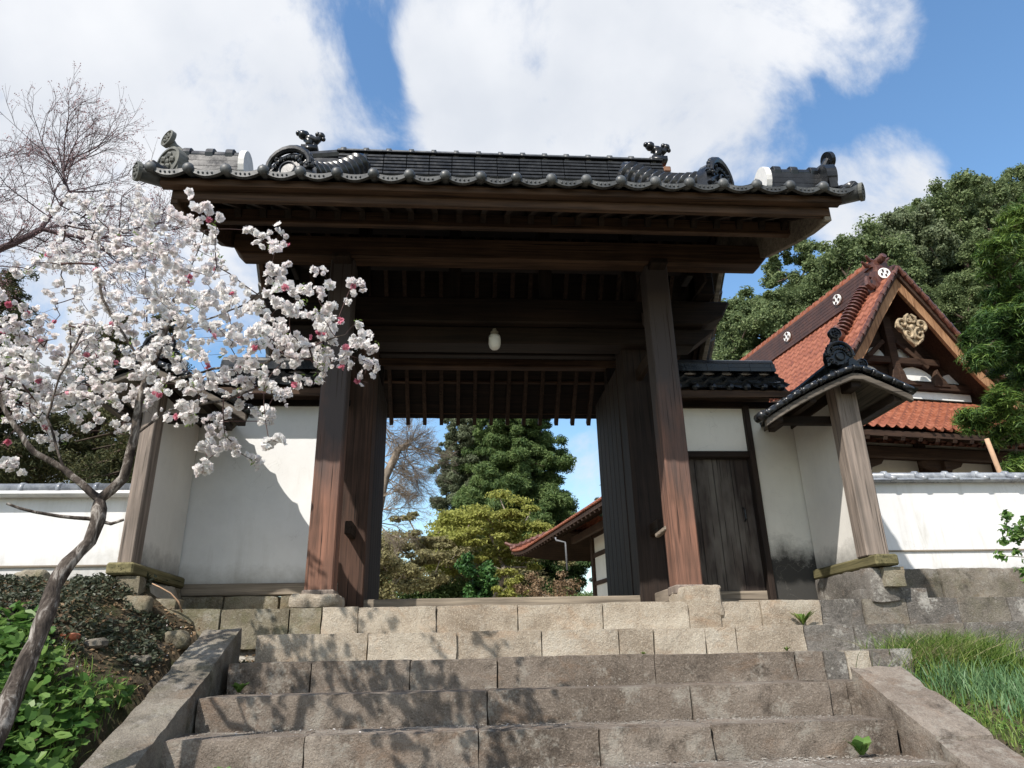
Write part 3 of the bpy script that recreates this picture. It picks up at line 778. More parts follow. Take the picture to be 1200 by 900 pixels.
        a.loft([[Vector((xi-s*th, y+px_, z+.10+pz)) for px_, pz in pl] for th in (0, .05)]); a.build('plaster_end', WHITET, o)
        a = MB(); c = Vector((xo+s*.05, y-.09, z+.09)); roundel(a, c, d, .15, .09, 22)
        pl2 = [(-.14, -.16), (.14, -.16), (.135, 0), (-.135, 0)]; q_ = d.normalized().to_track_quat('Z', 'Y')
        a.loft([[c + q_ @ Vector((px_, py_, hh)) for px_, py_ in pl2] for hh in (-.08, -.012)])
        a.build('ridge_end_tile', LICHT if s < 0 else BLACKT, o)
        a = MB(); p = [Vector((xo-s*.14, y, z+.20)), Vector((xo-s*.04, y, z+.23)), Vector((xo+s*.05, y-.02, z+.30)), Vector((xo+s*.09, y-.03, z+.37))]
        a.tube(p, [.04, .042, .040, .036], 10); dd = Vector((-.75, -1, .1)) if s < 0 else Vector((1, .1, .25)); roundel(a, p[-1]+dd.normalized()*.03, dd, .082, .04); a.build('horn_tile', LICHT if s < 0 else BLACKT, o)
    # main ridge
    a = MB(); a.box(-1.98, 2.04, 7.30, 7.50, 4.72, 5.10); a.build('ridge_plaster', WHITET, t)
    a = MB()
    rg = random.Random(4); x = -2.0
    while x < 2.04:
        L_ = min(.28, 2.08-x)
        for k in range(6):
            w_ = .155-.012*k + rg.uniform(-.003, .003); a.box(x+.003, x+L_-.003, 7.4-w_, 7.4+w_, 5.02+k*.058, 5.02+k*.058+.036)
            a.box(x, x+L_, 7.4-w_+.03, 7.4+w_-.03, 5.02+k*.058+.036, 5.02+(k+1)*.058)
        x += .28
    a.box(-2.02, 2.08, 7.28, 7.52, 5.368, 5.385)
    r_ = a.build('ridge', BLACKT, t, .004)
    a = MB(); a.tube([(-2.02, 7.4, 5.40), (2.08, 7.4, 5.40)], .075, 12)
    for k in range(15): xx = -1.95+k*.28; a.tube([(xx-.03, 7.4, 5.40), (xx+.03, 7.4, 5.40)], .092, 12)
    a.build('ridge_cap', EAVET, r_, smooth=True)
    # descending ridges with ornate ends
    for s, xr, xe in ((-1, -1.80, -2.14), (1, 1.66, 2.12)):
        a = MB(); descending_ridge(a, (xr-s*.12, 7.15, 5.02), (xe, 6.0, roof_z(6.0)+.33), .125, 12, .12)
        o = a.build('descending_ridge', BLACKT, t, smooth=True)
        a = MB(); onigawara(a, (xe+s*.02, 5.90, roof_z(5.9)+.33), (-.25, -1, .02) if s < 0 else (.9, -1, 0), .50); a.build('ornate_end_tile', BLACKT, o, smooth=True, sharp=38)
        if s > 0:
            a = MB(); a.box(2.08, 2.22, 7.32, 7.5, 5.02, 5.22); a.box(2.09, 2.18, 7.3, 7.48, 5.22, 5.30); a.build('bare_ridge_end', RUST, t, .01)
        # lion-like finials on the ridge ends
        a = MB(); fx = -2.36 if s < 0 else 2.05; fy = 7.36; fz = 5.42
        a.box(fx-.10, fx+.10, fy-.07, fy+.07, fz-.04, fz+.03)
        a.tube([(fx-.03, fy, fz+.02), (fx-.01, fy, fz+.12), (fx-.06*s*-1, fy, fz+.17)], [.045, .055, .05], 8)
        a.tube([(fx+.05, fy, fz+.02), (fx+.04, fy, fz+.10)], .03, 6)
        a.sphere((fx-.10, fy-.02, fz+.21), .062, 9, 7); a.sphere((fx-.155, fy-.03, fz+.225), .036, 7, 5); a.sphere((fx-.07, fy, fz+.245), .04, 7, 5)
        a.tube([(fx-.08, fy, fz+.18), (fx+.0, fy, fz+.17), (fx+.07, fy, fz+.14), (fx+.11, fy, fz+.19)], [.05, .055, .05, .04], 8)
        a.sphere((fx+.12, fy, fz+.215), .050, 8, 6); a.sphere((fx+.08, fy-.01, fz+.23), .036, 7, 5); a.sphere((fx+.15, fy, fz+.17), .03, 7, 5)
        a.build('ridge_finial', BLACKT, t, smooth=True)
    # lower saddle below the left finial
    a = MB(); a.tube([(-2.42, 7.35, 5.28), (-2.0, 7.38, 5.36)], .08, 10); a.box(-2.42, -1.98, 7.3, 7.5, 4.8, 5.26); a.build('ridge_shoulder', BLACKT, t)
    return t
build_gate()
def build_lamp():
    t = thing('hanging_lamp', (-.115, 7.0, 2.57), 'white glass globe lamp hanging unlit under the gate roof', 'lamp')
    a = MB(); pr = [(.004,2.575),(.035,2.58),(.055,2.60),(.066,2.64),(.066,2.70),(.060,2.735)]
    a.loft([[(-.115+r*math.cos(2*PI*k/18), 7.0+r*math.sin(2*PI*k/18), z) for k in range(18)] for r, z in pr]); a.build('globe', GLOBE, t, smooth=True)
    a = MB(); a.tube([(-.115,7,2.73),(-.115,7,2.785)], .042, 14); a.tube([(-.115,7,2.78),(-.115,7,2.82)], .02, 8); a.build('cap', CAPM, t)
    a = MB(); a.tube([(-.115,7,2.79),(-.115,7.18,2.79)], .012, 6); a.build('bracket', CAPM, t)
build_lamp()

# ================================================================== side walls, wings, low walls
def disc_row(mb, x0, x1, y, z, st, r):
    n = int((x1-x0)/st)
    for i in range(n+1):
        x = x0+st*i; mb.tube([(x, y, z), (x, y+.12, z+.03)], r, 10)
def wall_roof(parent, x0, x1, yw, ze, zr, ov=.34):
    """little two-sided tiled roof along a wall running in x; yw centre of the wall"""
    ye = yw-ov
    for sg in (-1, 1):
        def P(u, v, sg=sg): return Vector((u, yw+sg*ov*(1-v), ze+(zr-ze)*v+.03))
        tiled(P, lambda u, v, sg=sg: Vector((0, sg*.6, 1)).normalized(), x0, x1, max(2, int((x1-x0)/.19)), 3, .022, .025, 'roof_tiles', BLACKT, parent, 6)
    a = MB(); a.prism([(ye+.02, ze-.05),(yw, zr-.03),(yw+ov-.02, ze-.05),(yw+ov-.02, ze-.01),(yw, zr+.01),(ye+.02, ze-.01)], 'X', x0, x1); a.build('roof_boards', EAVEX, parent)
    a = MB(); a.box(x0, x1, ye+.0, ye+.05, ze-.07, ze-.0); a.build('eave_board', EAVEX, parent)
    a = MB(); disc_row(a, x0+.06, x1-.05, ye-.02, ze+.035, .19, .038); a.build('eave_tile_ends', BLACKT, parent, smooth=True)
    a = MB(); rg = random.Random(int(x0*10)+7); x = x0
    while x < x1-.02:
        e = min(x+.25, x1)
        for k in range(2): a.box(x+.002, e-.002, yw-.10+.012*k, yw+.10-.012*k, zr+.02+.05*k, zr+.062+.05*k+rg.uniform(0, .004))
        x = e
    a.tube([(x0, yw, zr+.135), (x1, yw, zr+.135)], .055, 10)
    a.build('roof_ridge', BLACKT, parent)
YW = 7.36
def side_wall_left():
    t = thing('side_wall', (-2.5, YW, -.1), 'white plastered wall left of the gate, with a grey sill board and mostly in shadow', 'wall')
    a = MB(); a.box(-3.27, -1.65, 7.32, 7.42, .2, 2.06); a.build('plaster_panel', PL_L, t)
    a = MB(); a.box(-3.25, -1.66, 7.28, 7.44, .09, .205); a.build('sill_board', GREYX, t, .01)
    a = MB(); a.box(-3.27, -3.225, 7.30, 7.44, .2, 2.05); a.build('corner_stud', DKZ, t, .004)
    for i, (p, q) in enumerate(((-3.3, -2.72), (-2.715, -2.2), (-2.195, -1.9))):
        a = MB(); stone_block(a, p, q, 7.25, 7.5, -.14, .088, 70+i, .06, .008, .02); a.build('foot_stone', YELST, t, smooth=True, sharp=32)
    a = MB(); a.box(-3.27, -1.65, 7.29, 7.43, 2.03, 2.10); a.build('top_beam', DKX, t, .006)
    wall_roof(t, -3.05, -1.72, YW, 2.13, 2.42)
side_wall_left()
def side_wall_right():
    t = thing('side_wall', (2.5, YW, -.1), 'plastered wall right of the gate with a small boarded door and black mould at its foot', 'wall')
    a = MB(); a.box(2.72, 3.30, 7.32, 7.42, -.08, 2.06); a.build('plaster_panel', PL_R, t)
    a = MB(); a.box(1.58, 2.655, 7.325, 7.42, 1.53, 2.06); a.build('over_door_panel', PL_TOP, t)
    a = MB(); a.box(2.655, 2.72, 7.27, 7.44, -.08, 2.05); a.build('door_jamb', DKZ, t, .006)
    a = MB(); a.box(1.63, 2.655, 7.28, 7.44, 1.46, 1.53); a.build('door_lintel', DKX, t, .006)
    d = thing_part = None
    a = MB(); rg = random.Random(3); x = 1.66
    for k in range(5): a.box(x, x+.193, 7.355+rg.uniform(-.004, .004), 7.39, .05, 1.455); x += .199
    door = a.build('side_door', DOORZ, t, .004)
    a = MB(); a.box(1.66, 2.655, 7.335, 7.40, -.02, .07); a.build('bottom_rail', GREYX, door, .004)
    a = MB(); a.tube([(2.53, 7.35, .78), (2.53, 7.32, .80), (2.53, 7.32, .9), (2.53, 7.35, .92)], .009, 6); a.build('handle', BLACKT, door)
    a = MB(); a.box(1.63, 2.72, 7.27, 7.46, -.10, -.025); a.build('threshold', GREYX, t, .006)
    a = MB(); a.box(3.275, 3.305, 7.29, 7.44, -.05, 2.05); a.build('corner_stud', DKZ, t, .004)
    a = MB(); a.box(1.63, 3.3, 7.29, 7.43, 2.03, 2.10); a.build('top_beam', DKX, t, .006)
    wall_roof(t, 1.80, 3.1, YW, 2.13, 2.44)
side_wall_right()
def wing(xw, s, label, xp0, xp1, pl, seed):
    """short wall coming forward from the corner, with its own gabled tile roof"""
    t = thing('wing_wall', (xw, 6.7, -.1), label, 'wing wall', 'wing walls beside the gate')
    a = MB(); a.box(xw-.035, xw+.035, 6.35, 7.30, .26, 1.98); a.build('plaster_panel', pl, t)
    a = MB(); a.box(xp0, xp1, 6.20, 6.38, .26, 1.90); a.build('front_post', GREYPOST, t, .008)
    a = MB(); a.box(xw-.10, xw+.115, 6.10, 7.28, .165, .262); a.build('mossy_sill', MOSSW, t, .015)
    a = MB(); stone_block(a, xw-.13, xw+.13, 6.2, 7.22, -.14, .163, seed, .06, .012, .03); a.build('foot_stone', GREYST if s > 0 else YELST, t, smooth=True, sharp=32)
    a = MB(); stone_block(a, xw-.02, xw+.17, 6.14, 6.3, -.01, .160, seed+1, .04, .008, .01); a.build('foot_stone', YELST, t, smooth=True, sharp=32)
    a = MB(); stone_block(a, xw-.20, xw+.42, 6.27, 6.5, -.12, -.012, seed+2, .05, .010, .012); a.build('foot_stone', GREYST if s > 0 else YELST, t, smooth=True, sharp=32)
    # roof profile across, from the outer edge over the peak to the inner edge
    pk = 1.93
    def rz(x):
        d = (x-xw)*s
        return pk - (.42*d + .10*d*d if d > 0 else .36*(-d) + .15*d*d)
    xin = lambda y: xw - s*(.93 - .42*max(0, y-5.96))
    inn, out = (-.95*s if s > 0 else -.90*s), .50*s
    prof = [xw+inn+(out-inn)*i/16 for i in range(17)]
    ys, ye = 5.96, 7.36
    a = MB(); up = [(x, rz(x)) for x in prof]; lo = [(x, rz(x)-.065) for x in prof]
    if True: a.prism(up+lo[::-1], 'Y', ys, ys+.05); bb = a.build('bargeboard', SHADEX, t, .006)
    a = MB(); rings = []
    for k in range(8):
        y = ys+.05+(ye-ys-.05)*k/7; xa_ = xin(y); pr = [xa_+(xw+out-xa_)*i/16 for i in range(17)]
        rings.append([(x, y, rz(x)+.005) for x in pr]+[(x, y, rz(x)-.02) for x in pr[::-1]])
    a.loft(rings); a.build('roof_boards', BOARDY, t)
    for q, yy in ((-.80, 6.2), (-.45, 6.95), (.38, ye)):
        x = xw+q*s; a = MB(); a.box(x-.035, x+.035, ys+.052, yy, rz(x)-.10, rz(x)-.022); a.build('purlin', DKY, t, .004)
    a = MB(); a.box(xw-.05, xw+.05, ys+.05, ye, pk-.14, pk-.03); a.build('ridge_beam', DKY, t, .004)
    x = xw+inn*.82; a = MB(); a.box(*sorted((xw-.04*s, xw-.60*s)), 6.42, 6.50, 1.56, 1.64); a.build('bracket_arm', DKX, t, .006)
    # tiles across each slope
    for (xa, xb) in ((xw+inn*1.03, xw), (xw+out*1.08, xw)):
        def P(u, v, xa=xa, xb=xb):
            x0_ = xin(u)-.03*s if (xa-xw)*s < 0 else xa
            x = x0_+(xb-x0_)*v; return Vector((x, u, rz(x)+.035))
        def Nn(u, v, xa=xa, xb=xb): return Vector(((1 if xa > xb else -1)*.45, 0, 1)).normalized()
        tiled(P, Nn, ys-.02, ye, 7, 5 if abs(xa-xb) > .7 else 3, .022, .028, 'roof_tiles', BLACKT, t, 6)
    # verge roll along the front edge with knobs
    a = MB()
    for k in range(len(prof)-1):
        p = Vector((prof[k], ys-.015, rz(prof[k])+.06)); q = Vector((prof[k+1], ys-.015, rz(prof[k+1])+.06)); p.z -= .012; q.z -= .012; a.tube([p, q], .028, 8)
        if k % 2 == 0: a.tube([p, p.lerp(q, .22)], .033, 10)
    a.tube([(xw+inn*1.03, ys-.03, rz(xw+inn)+.035), (xw+inn*1.03, ys+.1, rz(xw+inn)+.035)], .045, 10)
    a.build('verge_tiles', BLACKT, t, smooth=True)
    a = MB()
    a.box(xw-.10, xw+.10, 6.24, ye, pk+.03, pk+.12); a.box(xw-.085, xw+.085, 6.24, ye, pk+.125, pk+.19)
    a.tube([(xw, 6.2, pk+.22), (xw, ye, pk+.22)], .055, 10); a.tube([(xw, ys+.02, pk+.085), (xw, 6.3, pk+.09)], .05, 10)
    o = a.build('roof_ridge', BLACKT, t)
    a = MB(); onigawara(a, (xw-.01, 6.18, pk+.23), (0, -1, 0), .29); roundel(a, (xw+.17, 6.10, pk+.14), (.2, -1, 0), .055, .06)
    a.tube([(xw-.01, 6.24, pk+.32), (xw-.02, 6.20, pk+.40), (xw-.02, 6.17, pk+.45)], [.06, .045, .035], 10); roundel(a, (xw-.02, 6.14, pk+.485), (0, -1, .1), .062, .05, 18)
    a.build('ornate_end_tile', BLACKT, o, smooth=True, sharp=38)
    return t
wing(3.235, 1, 'plastered wing wall standing forward at the right of the gate, with grey post and tiled gable roof', 3.125, 3.335, PL_W, 80)
wing(-3.22, -1, 'shaded plastered wing wall behind the blossom tree, left of the gate', -3.285, -3.165, PL_W, 90)
def low_wall(x0, x1, y, zt, label, left):
    t = thing('low_wall', ((x0+x1)/2, y, 0), label, 'wall', 'low white walls either side of the gate')
    zs = .33 if left else .63
    a = MB(); a.box(x0, x1, y, y+.16, zs, zt); a.build('plaster_panel', PL_LOW, t)
    a = MB(); a.box(x0, x1, y-.018, y+.17, zs-.012, zs+.004); a.build('ledge', GREYX, t)
    a = MB(); a.box(x0, x1, y+.004, y+.15, (-.15 if left else .38), zs-.012); a.build('lower_panel', PL_LOW, t)
    if left: xs = []
    else: xs = [3.3, 4.3, 5.3, 6.4, 7.5, 8.8, 10.3, 13]
    for i in range(len(xs)-1):
        a = MB(); stone_block(a, xs[i]+.003, xs[i+1]-.003, y-.16, y+.2, -.14, .40, 95+i, .07, .012, .03); a.build('foot_stone', CURB if i else YELST, t, smooth=True, sharp=32)
    if left:
        xs = [-9.3, -8, -6.9, -5.8, -4.9, -4.1, -3.5]
        for i in range(len(xs)-1):
            a = MB(); stone_block(a, xs[i]+.003, xs[i+1]-.003, y-.04, y+.2, -.3, .18 if i < 5 else .1, 105+i, .06, .012, .03); a.build('foot_stone', CURB, t, smooth=True, sharp=32)
    # coping
    tm = GREYT if not left else WHITET
    a = MB(); a.prism([(y-.12, zt+.01),(y-.10, zt-.01),(y+.26, zt-.01),(y+.28, zt+.01),(y+.08, zt+.085)], 'X', x0, x1); c = a.build('coping', tm, t, .004)
    a = MB(); a.tube([(x0, y+.08, zt+.095), (x1, y+.08, zt+.095)], .05, 12); a.build('coping_ridge', GREYT, c, smooth=True)
    a = MB(); x = x0+.05
    while x < x1:
        if not left:
            a.tube([(x, y-.13, zt+.012), (x, y-.04, zt+.06), (x, y+.06, zt+.11)], .036, 10)
            a.tube([(x-.025, y+.08, zt+.10), (x+.025, y+.08, zt+.10)], .066, 12)
        else: a.tube([(x-.02, y+.08, zt+.09), (x+.02, y+.08, zt+.09)], .062, 10)
        x += .335 if left else .415
    a.build('coping_knobs', GREYT, c, smooth=True)
low_wall(3.3, 13, 8.6, 1.49, 'long low white plaster wall with grey tile coping, right of the gate', False)
low_wall(-9.3, -3.34, 6.82, .955, 'long low white plaster wall with twig shadows, left of the gate behind the blossom tree', True)

# ================================================================== the temple hall behind, built in its own frame
def build_hall():
    t = thing('temple_hall', (4.8, 13.15, -.1), 'big temple hall with red tiled roof, carved gable and white crests on its ridge', 'temple hall', None, R(8.2))
    ZG = .1
    UR, VL = 6.4, 20.0
    prof = [(0,3.8),(.8,4.22),(1.7,4.66),(2.6,5.08),(3.5,5.48),(4.1,5.84),(4.6,6.34),(5.1,6.98),(5.7,7.84),(6.4,8.75)]
    RF = [(0,3.8),(1.05,4.50),(1.6,4.88),(2.2,5.34)]
    def rz(u):
        u = min(u, 2*UR-u); return float(np.interp(u, [p[0] for p in prof], [p[1] for p in prof]))+ZG
    def rf(v): return float(np.interp(v, [p[0] for p in RF], [p[1] for p in RF]))+ZG
    def u_at(z): return float(np.interp(z-ZG, [p[1] for p in prof], [p[0] for p in prof]))
    def v_at(z): return float(np.interp(z-ZG, [p[1] for p in RF], [p[0] for p in RF]))
    def rlift(u, v):       # the eave rises a little at the corners
        d = min(v, VL-v); return .28*max(0, 1-d/3)**2*max(0, 1-u/3.)
    # side slopes: outline trimmed by the hips
    for side in (0, 1):
        V = []; Q = []; nr = 34; col = .24; nC = int(VL/col)
        for k in range(nr):
            for fr in (0., .97):
                u = UR*(k+fr)/nr; st = .055*(1-fr)
                va = min(1.5, v_at(rz(u))); vb = VL-va
                row = []
                for i in range(nC*5+1):
                    v = min(max(i*col/5, va), vb); wv = [.036, .015, -.026, -.033, -.008][i % 5] if va < i*col/5 < vb else 0
                    uu = u if side == 0 else 2*UR-u
                    row.append((uu, v, rz(u)+.05+st+wv+rlift(u, v)))
                V += row
        m = nC*5+1; rows = nr*2
        Q = [(j*m+i, j*m+i+1, (j+1)*m+i+1, (j+1)*m+i) for j in range(rows-1) for i in range(m-1)]
        npmesh('roof_tiles', np.array(V), np.array(Q), REDT, t, True)
    # front (and back) lower slopes
    for back in (0, 1):
        V = []; nr = 11; col = .23; nC = int(2*UR/col)
        for k in range(nr):
            for fr in (0., .97):
                v = 2.2*(k+fr)/nr; st = .055*(1-fr); row = []
                ua = min(2.8, u_at(rf(v))); ub = 2*UR-ua
                for i in range(nC*5+1):
                    u = min(max(i*2*UR/(nC*5), ua), ub); wv = [.036, .015, -.026, -.033, -.008][i % 5]
                    row.append((u, v if not back else VL-v, rf(v)+.052+st+wv+.28*max(0, 1-min(u, 2*UR-u)/3)**2*max(0, 1-v/3)))
                V += row
        m = nC*5+1; Q = [(j*m+i, j*m+i+1, (j+1)*m+i+1, (j+1)*m+i) for j in range(nr*2-1) for i in range(m-1)]
        npmesh('lower_roof_tiles', np.array(V), np.array(Q), REDT, t, True)
    # eave soffit and rafters
    a = MB()
    zs = rz(0)-.10
    for (p, q, nx) in ((0, VL, 0),):
        n = 40
        a.loft([[(.05, v, zs+rlift(0, v)), (.05, v, zs+.12+rlift(0, v)), (2.0, min(max(v, 2), VL-2), rz(1.9)-.05), (2.0, min(max(v, 2), VL-2), rz(1.9)-.12)] for v in [VL*i/n for i in range(n+1)]])
        a.loft([[(u, .05, zs+rlift(0, min(u, 2*UR-u))), (u, .05, zs+.12+rlift(0, min(u, 2*UR-u))), (min(max(u, 2), 2*UR-2), 2.0, rz(1.9)-.05), (min(max(u, 2), 2*UR-2), 2.0, rz(1.9)-.12)] for u in [2*UR*i/n for i in range(n+1)]])
        a.loft([[(u, VL-.05, zs+rlift(0, min(u, 2*UR-u))), (u, VL-.05, zs+.12+rlift(0, min(u, 2*UR-u))), (min(max(u, 2), 2*UR-2), VL-2.0, rz(1.9)-.05), (min(max(u, 2), 2*UR-2), VL-2.0, rz(1.9)-.12)] for u in [2*UR*i/n for i in range(n+1)]])
    a.build('eave_soffit', HALLW, t, local=True)
    for i in range(46):
        v = .25+i*.43
        if v > VL-.2: break
        a = MB(); a.beam((.06, v, zs-.03+rlift(0, v)), (1.9, v, rz(1.9)-.2), .09, .10); a.build('rafter', HALLW, t, local=True)
    for i in range(28):
        u = .25+i*.43
        if u > 2*UR-.2: break
        a = MB(); a.beam((u, .06, zs-.03+rlift(0, min(u, 2*UR-u))), (u, 1.9, rz(1.9)-.2), .09, .10); a.build('rafter', HALLW, t, local=True)
    # edge tile rolls along left and front eaves
    for i in range(83): a = MB(); v = i*.24; z = rz(0)+.07+rlift(0, v); a.tube([(-.03, v, z), (.15, v, z+.06)], .045, 8); a.build('eave_tile', REDT, t, local=True, smooth=True, sharp=38)
    for i in range(1, 17): a = MB(); u = 4.6+i*.23; z = rz(0)+.075+rlift(0, min(u, 2*UR-u)); a.tube([(u, -.03, z), (u, .15, z+.06)], .042, 8); a.build('eave_tile', REDT, t, local=True, smooth=True, sharp=38)
    # hips
    def hip(u0, v0, su, sv):
        a = MB(); pts = [(u0+su*u_at(rf(d)), v0+sv*d, rf(max(0, d))+.14+.28*max(0, 1-max(d, 0)/3)**3) for d in [i*.17 for i in range(0, 10)]]
        a.tube(pts, .13, 8)
        for p in pts[1:]: a.tube([Vector(p)-Vector((su*.03, sv*.03, 0)), Vector(p)+Vector((su*.03, sv*.03, .02))], .16, 8)
        p = Vector(pts[0]); a.tube([p+Vector((su*.25, sv*.25, .10)), p+Vector((0, 0, .16)), p-Vector((su*.22, sv*.22, -.30))], [.1, .09, .07], 8)
        a.build('hip_ridge', REDD, t, local=True, smooth=True, sharp=38)
    hip(0, 0, 1, 1); hip(0, VL, 1, -1); hip(2*UR, 0, -1, 1)
    # main ridge: a tall dark red wall with tile courses and crests
    a = MB(); zr0 = rz(UR)
    for k in range(7):
        w_ = .25-.006*k; a.box(UR-w_, UR+w_, 2.2, VL-1.5, zr0-.15+k*.10, zr0-.15+k*.10+.07); a.box(UR-w_+.012, UR+w_-.012, 2.2, VL-1.5, zr0-.15+k*.10+.07, zr0-.15+(k+1)*.10)
    rd = a.build('main_ridge', REDK, t, local=True)
    a = MB(); a.tube([(UR, 2.2, zr0+.60), (UR, VL-1.5, zr0+.60)], .17, 10)
    v = 2.4
    while v < VL-1.6: a.tube([(UR, v-.05, zr0+.60), (UR, v+.05, zr0+.60)], .205, 10); v += .33
    a.build('ridge_cap', REDT, rd, local=True, smooth=True, sharp=38)
    for v in (3.55, 6.1, 9.2, 12.4, 15.6):
        a = MB(); roundel(a, (UR-.30, v, zr0+.22), (-1, 0, 0), .155, .05, 24, False); o = a.build('crest', WHITEM, rd, local=True)
        a = MB()
        for k in range(4):
            an = PI/2*k+.4; c = Vector((UR-.305, v+.10*math.cos(an), zr0+.22+.10*math.sin(an))); a.sphere(c, .05, 8, 5, (.25, 1, 1))
        a.build('crest_petals', DARKM, o, local=True)
    # ridge end with horns and crest
    a = MB(); a.box(UR-.27, UR+.27, 1.92, 2.32, zr0-.30, zr0+.38); a.box(UR-.33, UR+.33, 1.96, 2.28, zr0+.38, zr0+.46)
    a.box(UR-.22, UR+.22, 1.98, 2.26, zr0+.46, zr0+.62)
    for s in (-1, 1):
        a.tube([(UR+s*.2, 2.1, zr0+.44), (UR+s*.38, 2.08, zr0+.47), (UR+s*.52, 2.05, zr0+.56)], [.07, .06, .03], 8)
        a.tube([(UR+s*.1, 2.1, zr0+.62), (UR+s*.25, 2.08, zr0+.66), (UR+s*.36, 2.03, zr0+.76)], [.07, .06, .03], 8)
        a.tube([(UR+s*.30, 2.1, zr0-.2), (UR+s*.46, 2.08, zr0-.1), (UR+s*.44, 2.08, zr0+.1), (UR+s*.33, 2.08, zr0+.12)], [.09, .08, .07, .05], 8)
    a.tube([(UR, 2.5, zr0+.60), (UR, 1.92, zr0+.63), (UR, 1.80, zr0+.68)], [.12, .11, .09], 10)
    e = a.build('ridge_end_tile', REDD, t, local=True, smooth=True, sharp=38)
    a = MB(); roundel(a, (UR-.06, 1.86, zr0+.16), (-.35, -1, 0), .155, .05, 24, False); o = a.build('crest', WHITEM, e, local=True)
    a = MB()
    for k in range(4):
        an = PI/2*k+.4; a.sphere((UR-.06+.075*math.cos(an), 1.85-.35*.075*math.cos(an), zr0+.16+.075*math.sin(an)), .038, 8, 5, (1, .3, 1))
    a.build('crest_petals', DARKM, o, local=True)
    # descending ridges parallel to the gable verge
    for s in (-1, 1):
        a = MB(); pts = []
        for i in range(8): u = UR-.25-i*.15; pts.append(Vector((UR+s*(UR-u), 2.5, rz(u)+.16)))
        a.tube(pts, .11, 8); a.tube([p+Vector((0, 0, .11)) for p in pts], .08, 8)
        for k in range(len(pts)-1):
            for f_ in (0, .5): p = pts[k].lerp(pts[k+1], f_); dv = (pts[k+1]-pts[k]).normalized()*.04; a.tube([p+Vector((0, 0, .10)), p+dv+Vector((0, 0, .10))], .20, 10)
        p = pts[-1]; a.sphere(p+Vector((s*.08, 0, .08)), .20, 8, 6); a.sphere(p+Vector((s*.05, 0, .30)), .12, 8, 6)
        a.build('descending_ridge', REDD, t, local=True, smooth=True, sharp=38)
    # verge tiles over the gable
    for s in (-1, 1):
        a = MB()
        us = [UR-i*.17 for i in range(20)]
        for k in range(len(us)-1):
            p = Vector((UR+s*(UR-us[k]), 1.46, rz(us[k])+.12)); q = Vector((UR+s*(UR-us[k+1]), 1.46, rz(us[k+1])+.10))
            a.tube([p, q], .055, 8); a.tube([q, q.lerp(p, .3)], .070, 8)
        a.build('verge_tiles', REDD, t, local=True, smooth=True, sharp=38)
        def board(d0, d1, v0, v1, name, mat, umin):
            a = MB(); us_ = [UR-(UR-umin)*i/14 for i in range(15)]
            rings = [[(UR+s*(UR-u), v0, rz(u)-d0), (UR+s*(UR-u), v1, rz(u)-d0), (UR+s*(UR-u), v1, rz(u)-d1), (UR+s*(UR-u), v0, rz(u)-d1)] for u in us_]
            a.loft(rings); return a.build(name, mat, t, .005, local=True)
        board(-.06, .12, 1.52, 1.60, 'verge_board', HALLW, 3.2)
        board(.12, .50, 1.60, 1.70, 'bargeboard', HALLB, 3.3)
        board(-.0, .10, 1.70, 2.5, 'verge_soffit', HALLW, 3.0)
    # gable wall
    a = MB(); us_ = [2.6+(UR-2.6)*i/10 for i in range(11)]
    poly = [(u, rz(u)-.05) for u in us_]+[(2*UR-u, rz(u)-.05) for u in us_[::-1][1:]]
    a.prism([(2.6, 4.7)]+poly+[(2*UR-2.6, 4.7)], 'Y', 2.45, 2.55); a.build('gable_boarding', HALLW, t, local=True)
    for (u0, u1, z0, z1) in ((5.0, 6.05, 6.10, 6.50), (6.5, 7.6, 6.08, 6.50), (7.8, 8.55, 6.06, 6.36), (5.75, 6.25, 6.72, 7.0), (6.55, 7.05, 6.72, 7.0)):
        a = MB(); m_ = 14; poly = []
        for i in range(m_+1):
            f_ = i/m_; poly.append((u0+(u1-u0)*f_, z0+ZG+(z1-z0)*(.55+.45*math.sin(PI*f_))+.03*math.sin(9*f_)-.25*abs(f_-.5)))
        a.prism([(u0, z0+ZG)]+poly+[(u1, z0+ZG)], 'Y', 2.42, 2.46); a.build('gable_panel', PL_HALL if z0 > 7 else WHITEM, t, local=True)
    a = MB(); a.box(4.4, 8.6, 2.38, 2.46, 5.66, 5.86); a.build('gable_strip', WHITEM, t, local=True)
    for z in (5.87, 6.56): a = MB(); wd = (7.4-z)*1.15+.4; a.box(UR-wd, UR+wd, 2.25, 2.44, z+ZG-.09, z+ZG+.09); a.build('gable_beam', HALLW, t, .01, local=True)
    a = MB(); a.box(UR-.12, UR+.12, 2.22, 2.42, 5.9, 7.9); a.build('gable_strut', HALLW, t, .01, local=True)
    for s in (-1, 1):
        a = MB(); a.beam((UR+s*.2, 2.3, 7.2), (UR+s*1.0, 2.3, 6.5), .1, .12); a.prism([(UR+s*.02+.0, 5.97), (UR+s*.62, 5.97), (UR+s*.40, 6.06), (UR+s*.22, 6.12), (UR+s*.16, 6.34), (UR+s*.10, 6.46), (UR+s*.02, 6.46)][::s], 'Y', 2.2, 2.38)
        a.prism([(UR+s*1.0, 5.97), (UR+s*1.5, 5.97), (UR+s*1.42, 6.12), (UR+s*1.28, 6.30), (UR+s*1.22, 6.47), (UR+s*1.08, 6.2)][::s], 'Y', 2.22, 2.38); a.build('gable_bracket', HALLW, t, .01, local=True)
    # carved pendant under the peak
    a = MB(); cx, cz = UR, 7.20
    pl = [(0,.44),(.10,.42),(.16,.30),(.30,.30),(.44,.20),(.50,.02),(.40,-.10),(.30,-.14),(.28,-.28),(.16,-.40),(.06,-.52),(0,-.56)]
    pl = [(x*.85, z*.9) for x, z in pl]; pl = pl + [(-x, z) for x, z in pl[::-1][1:-1]]
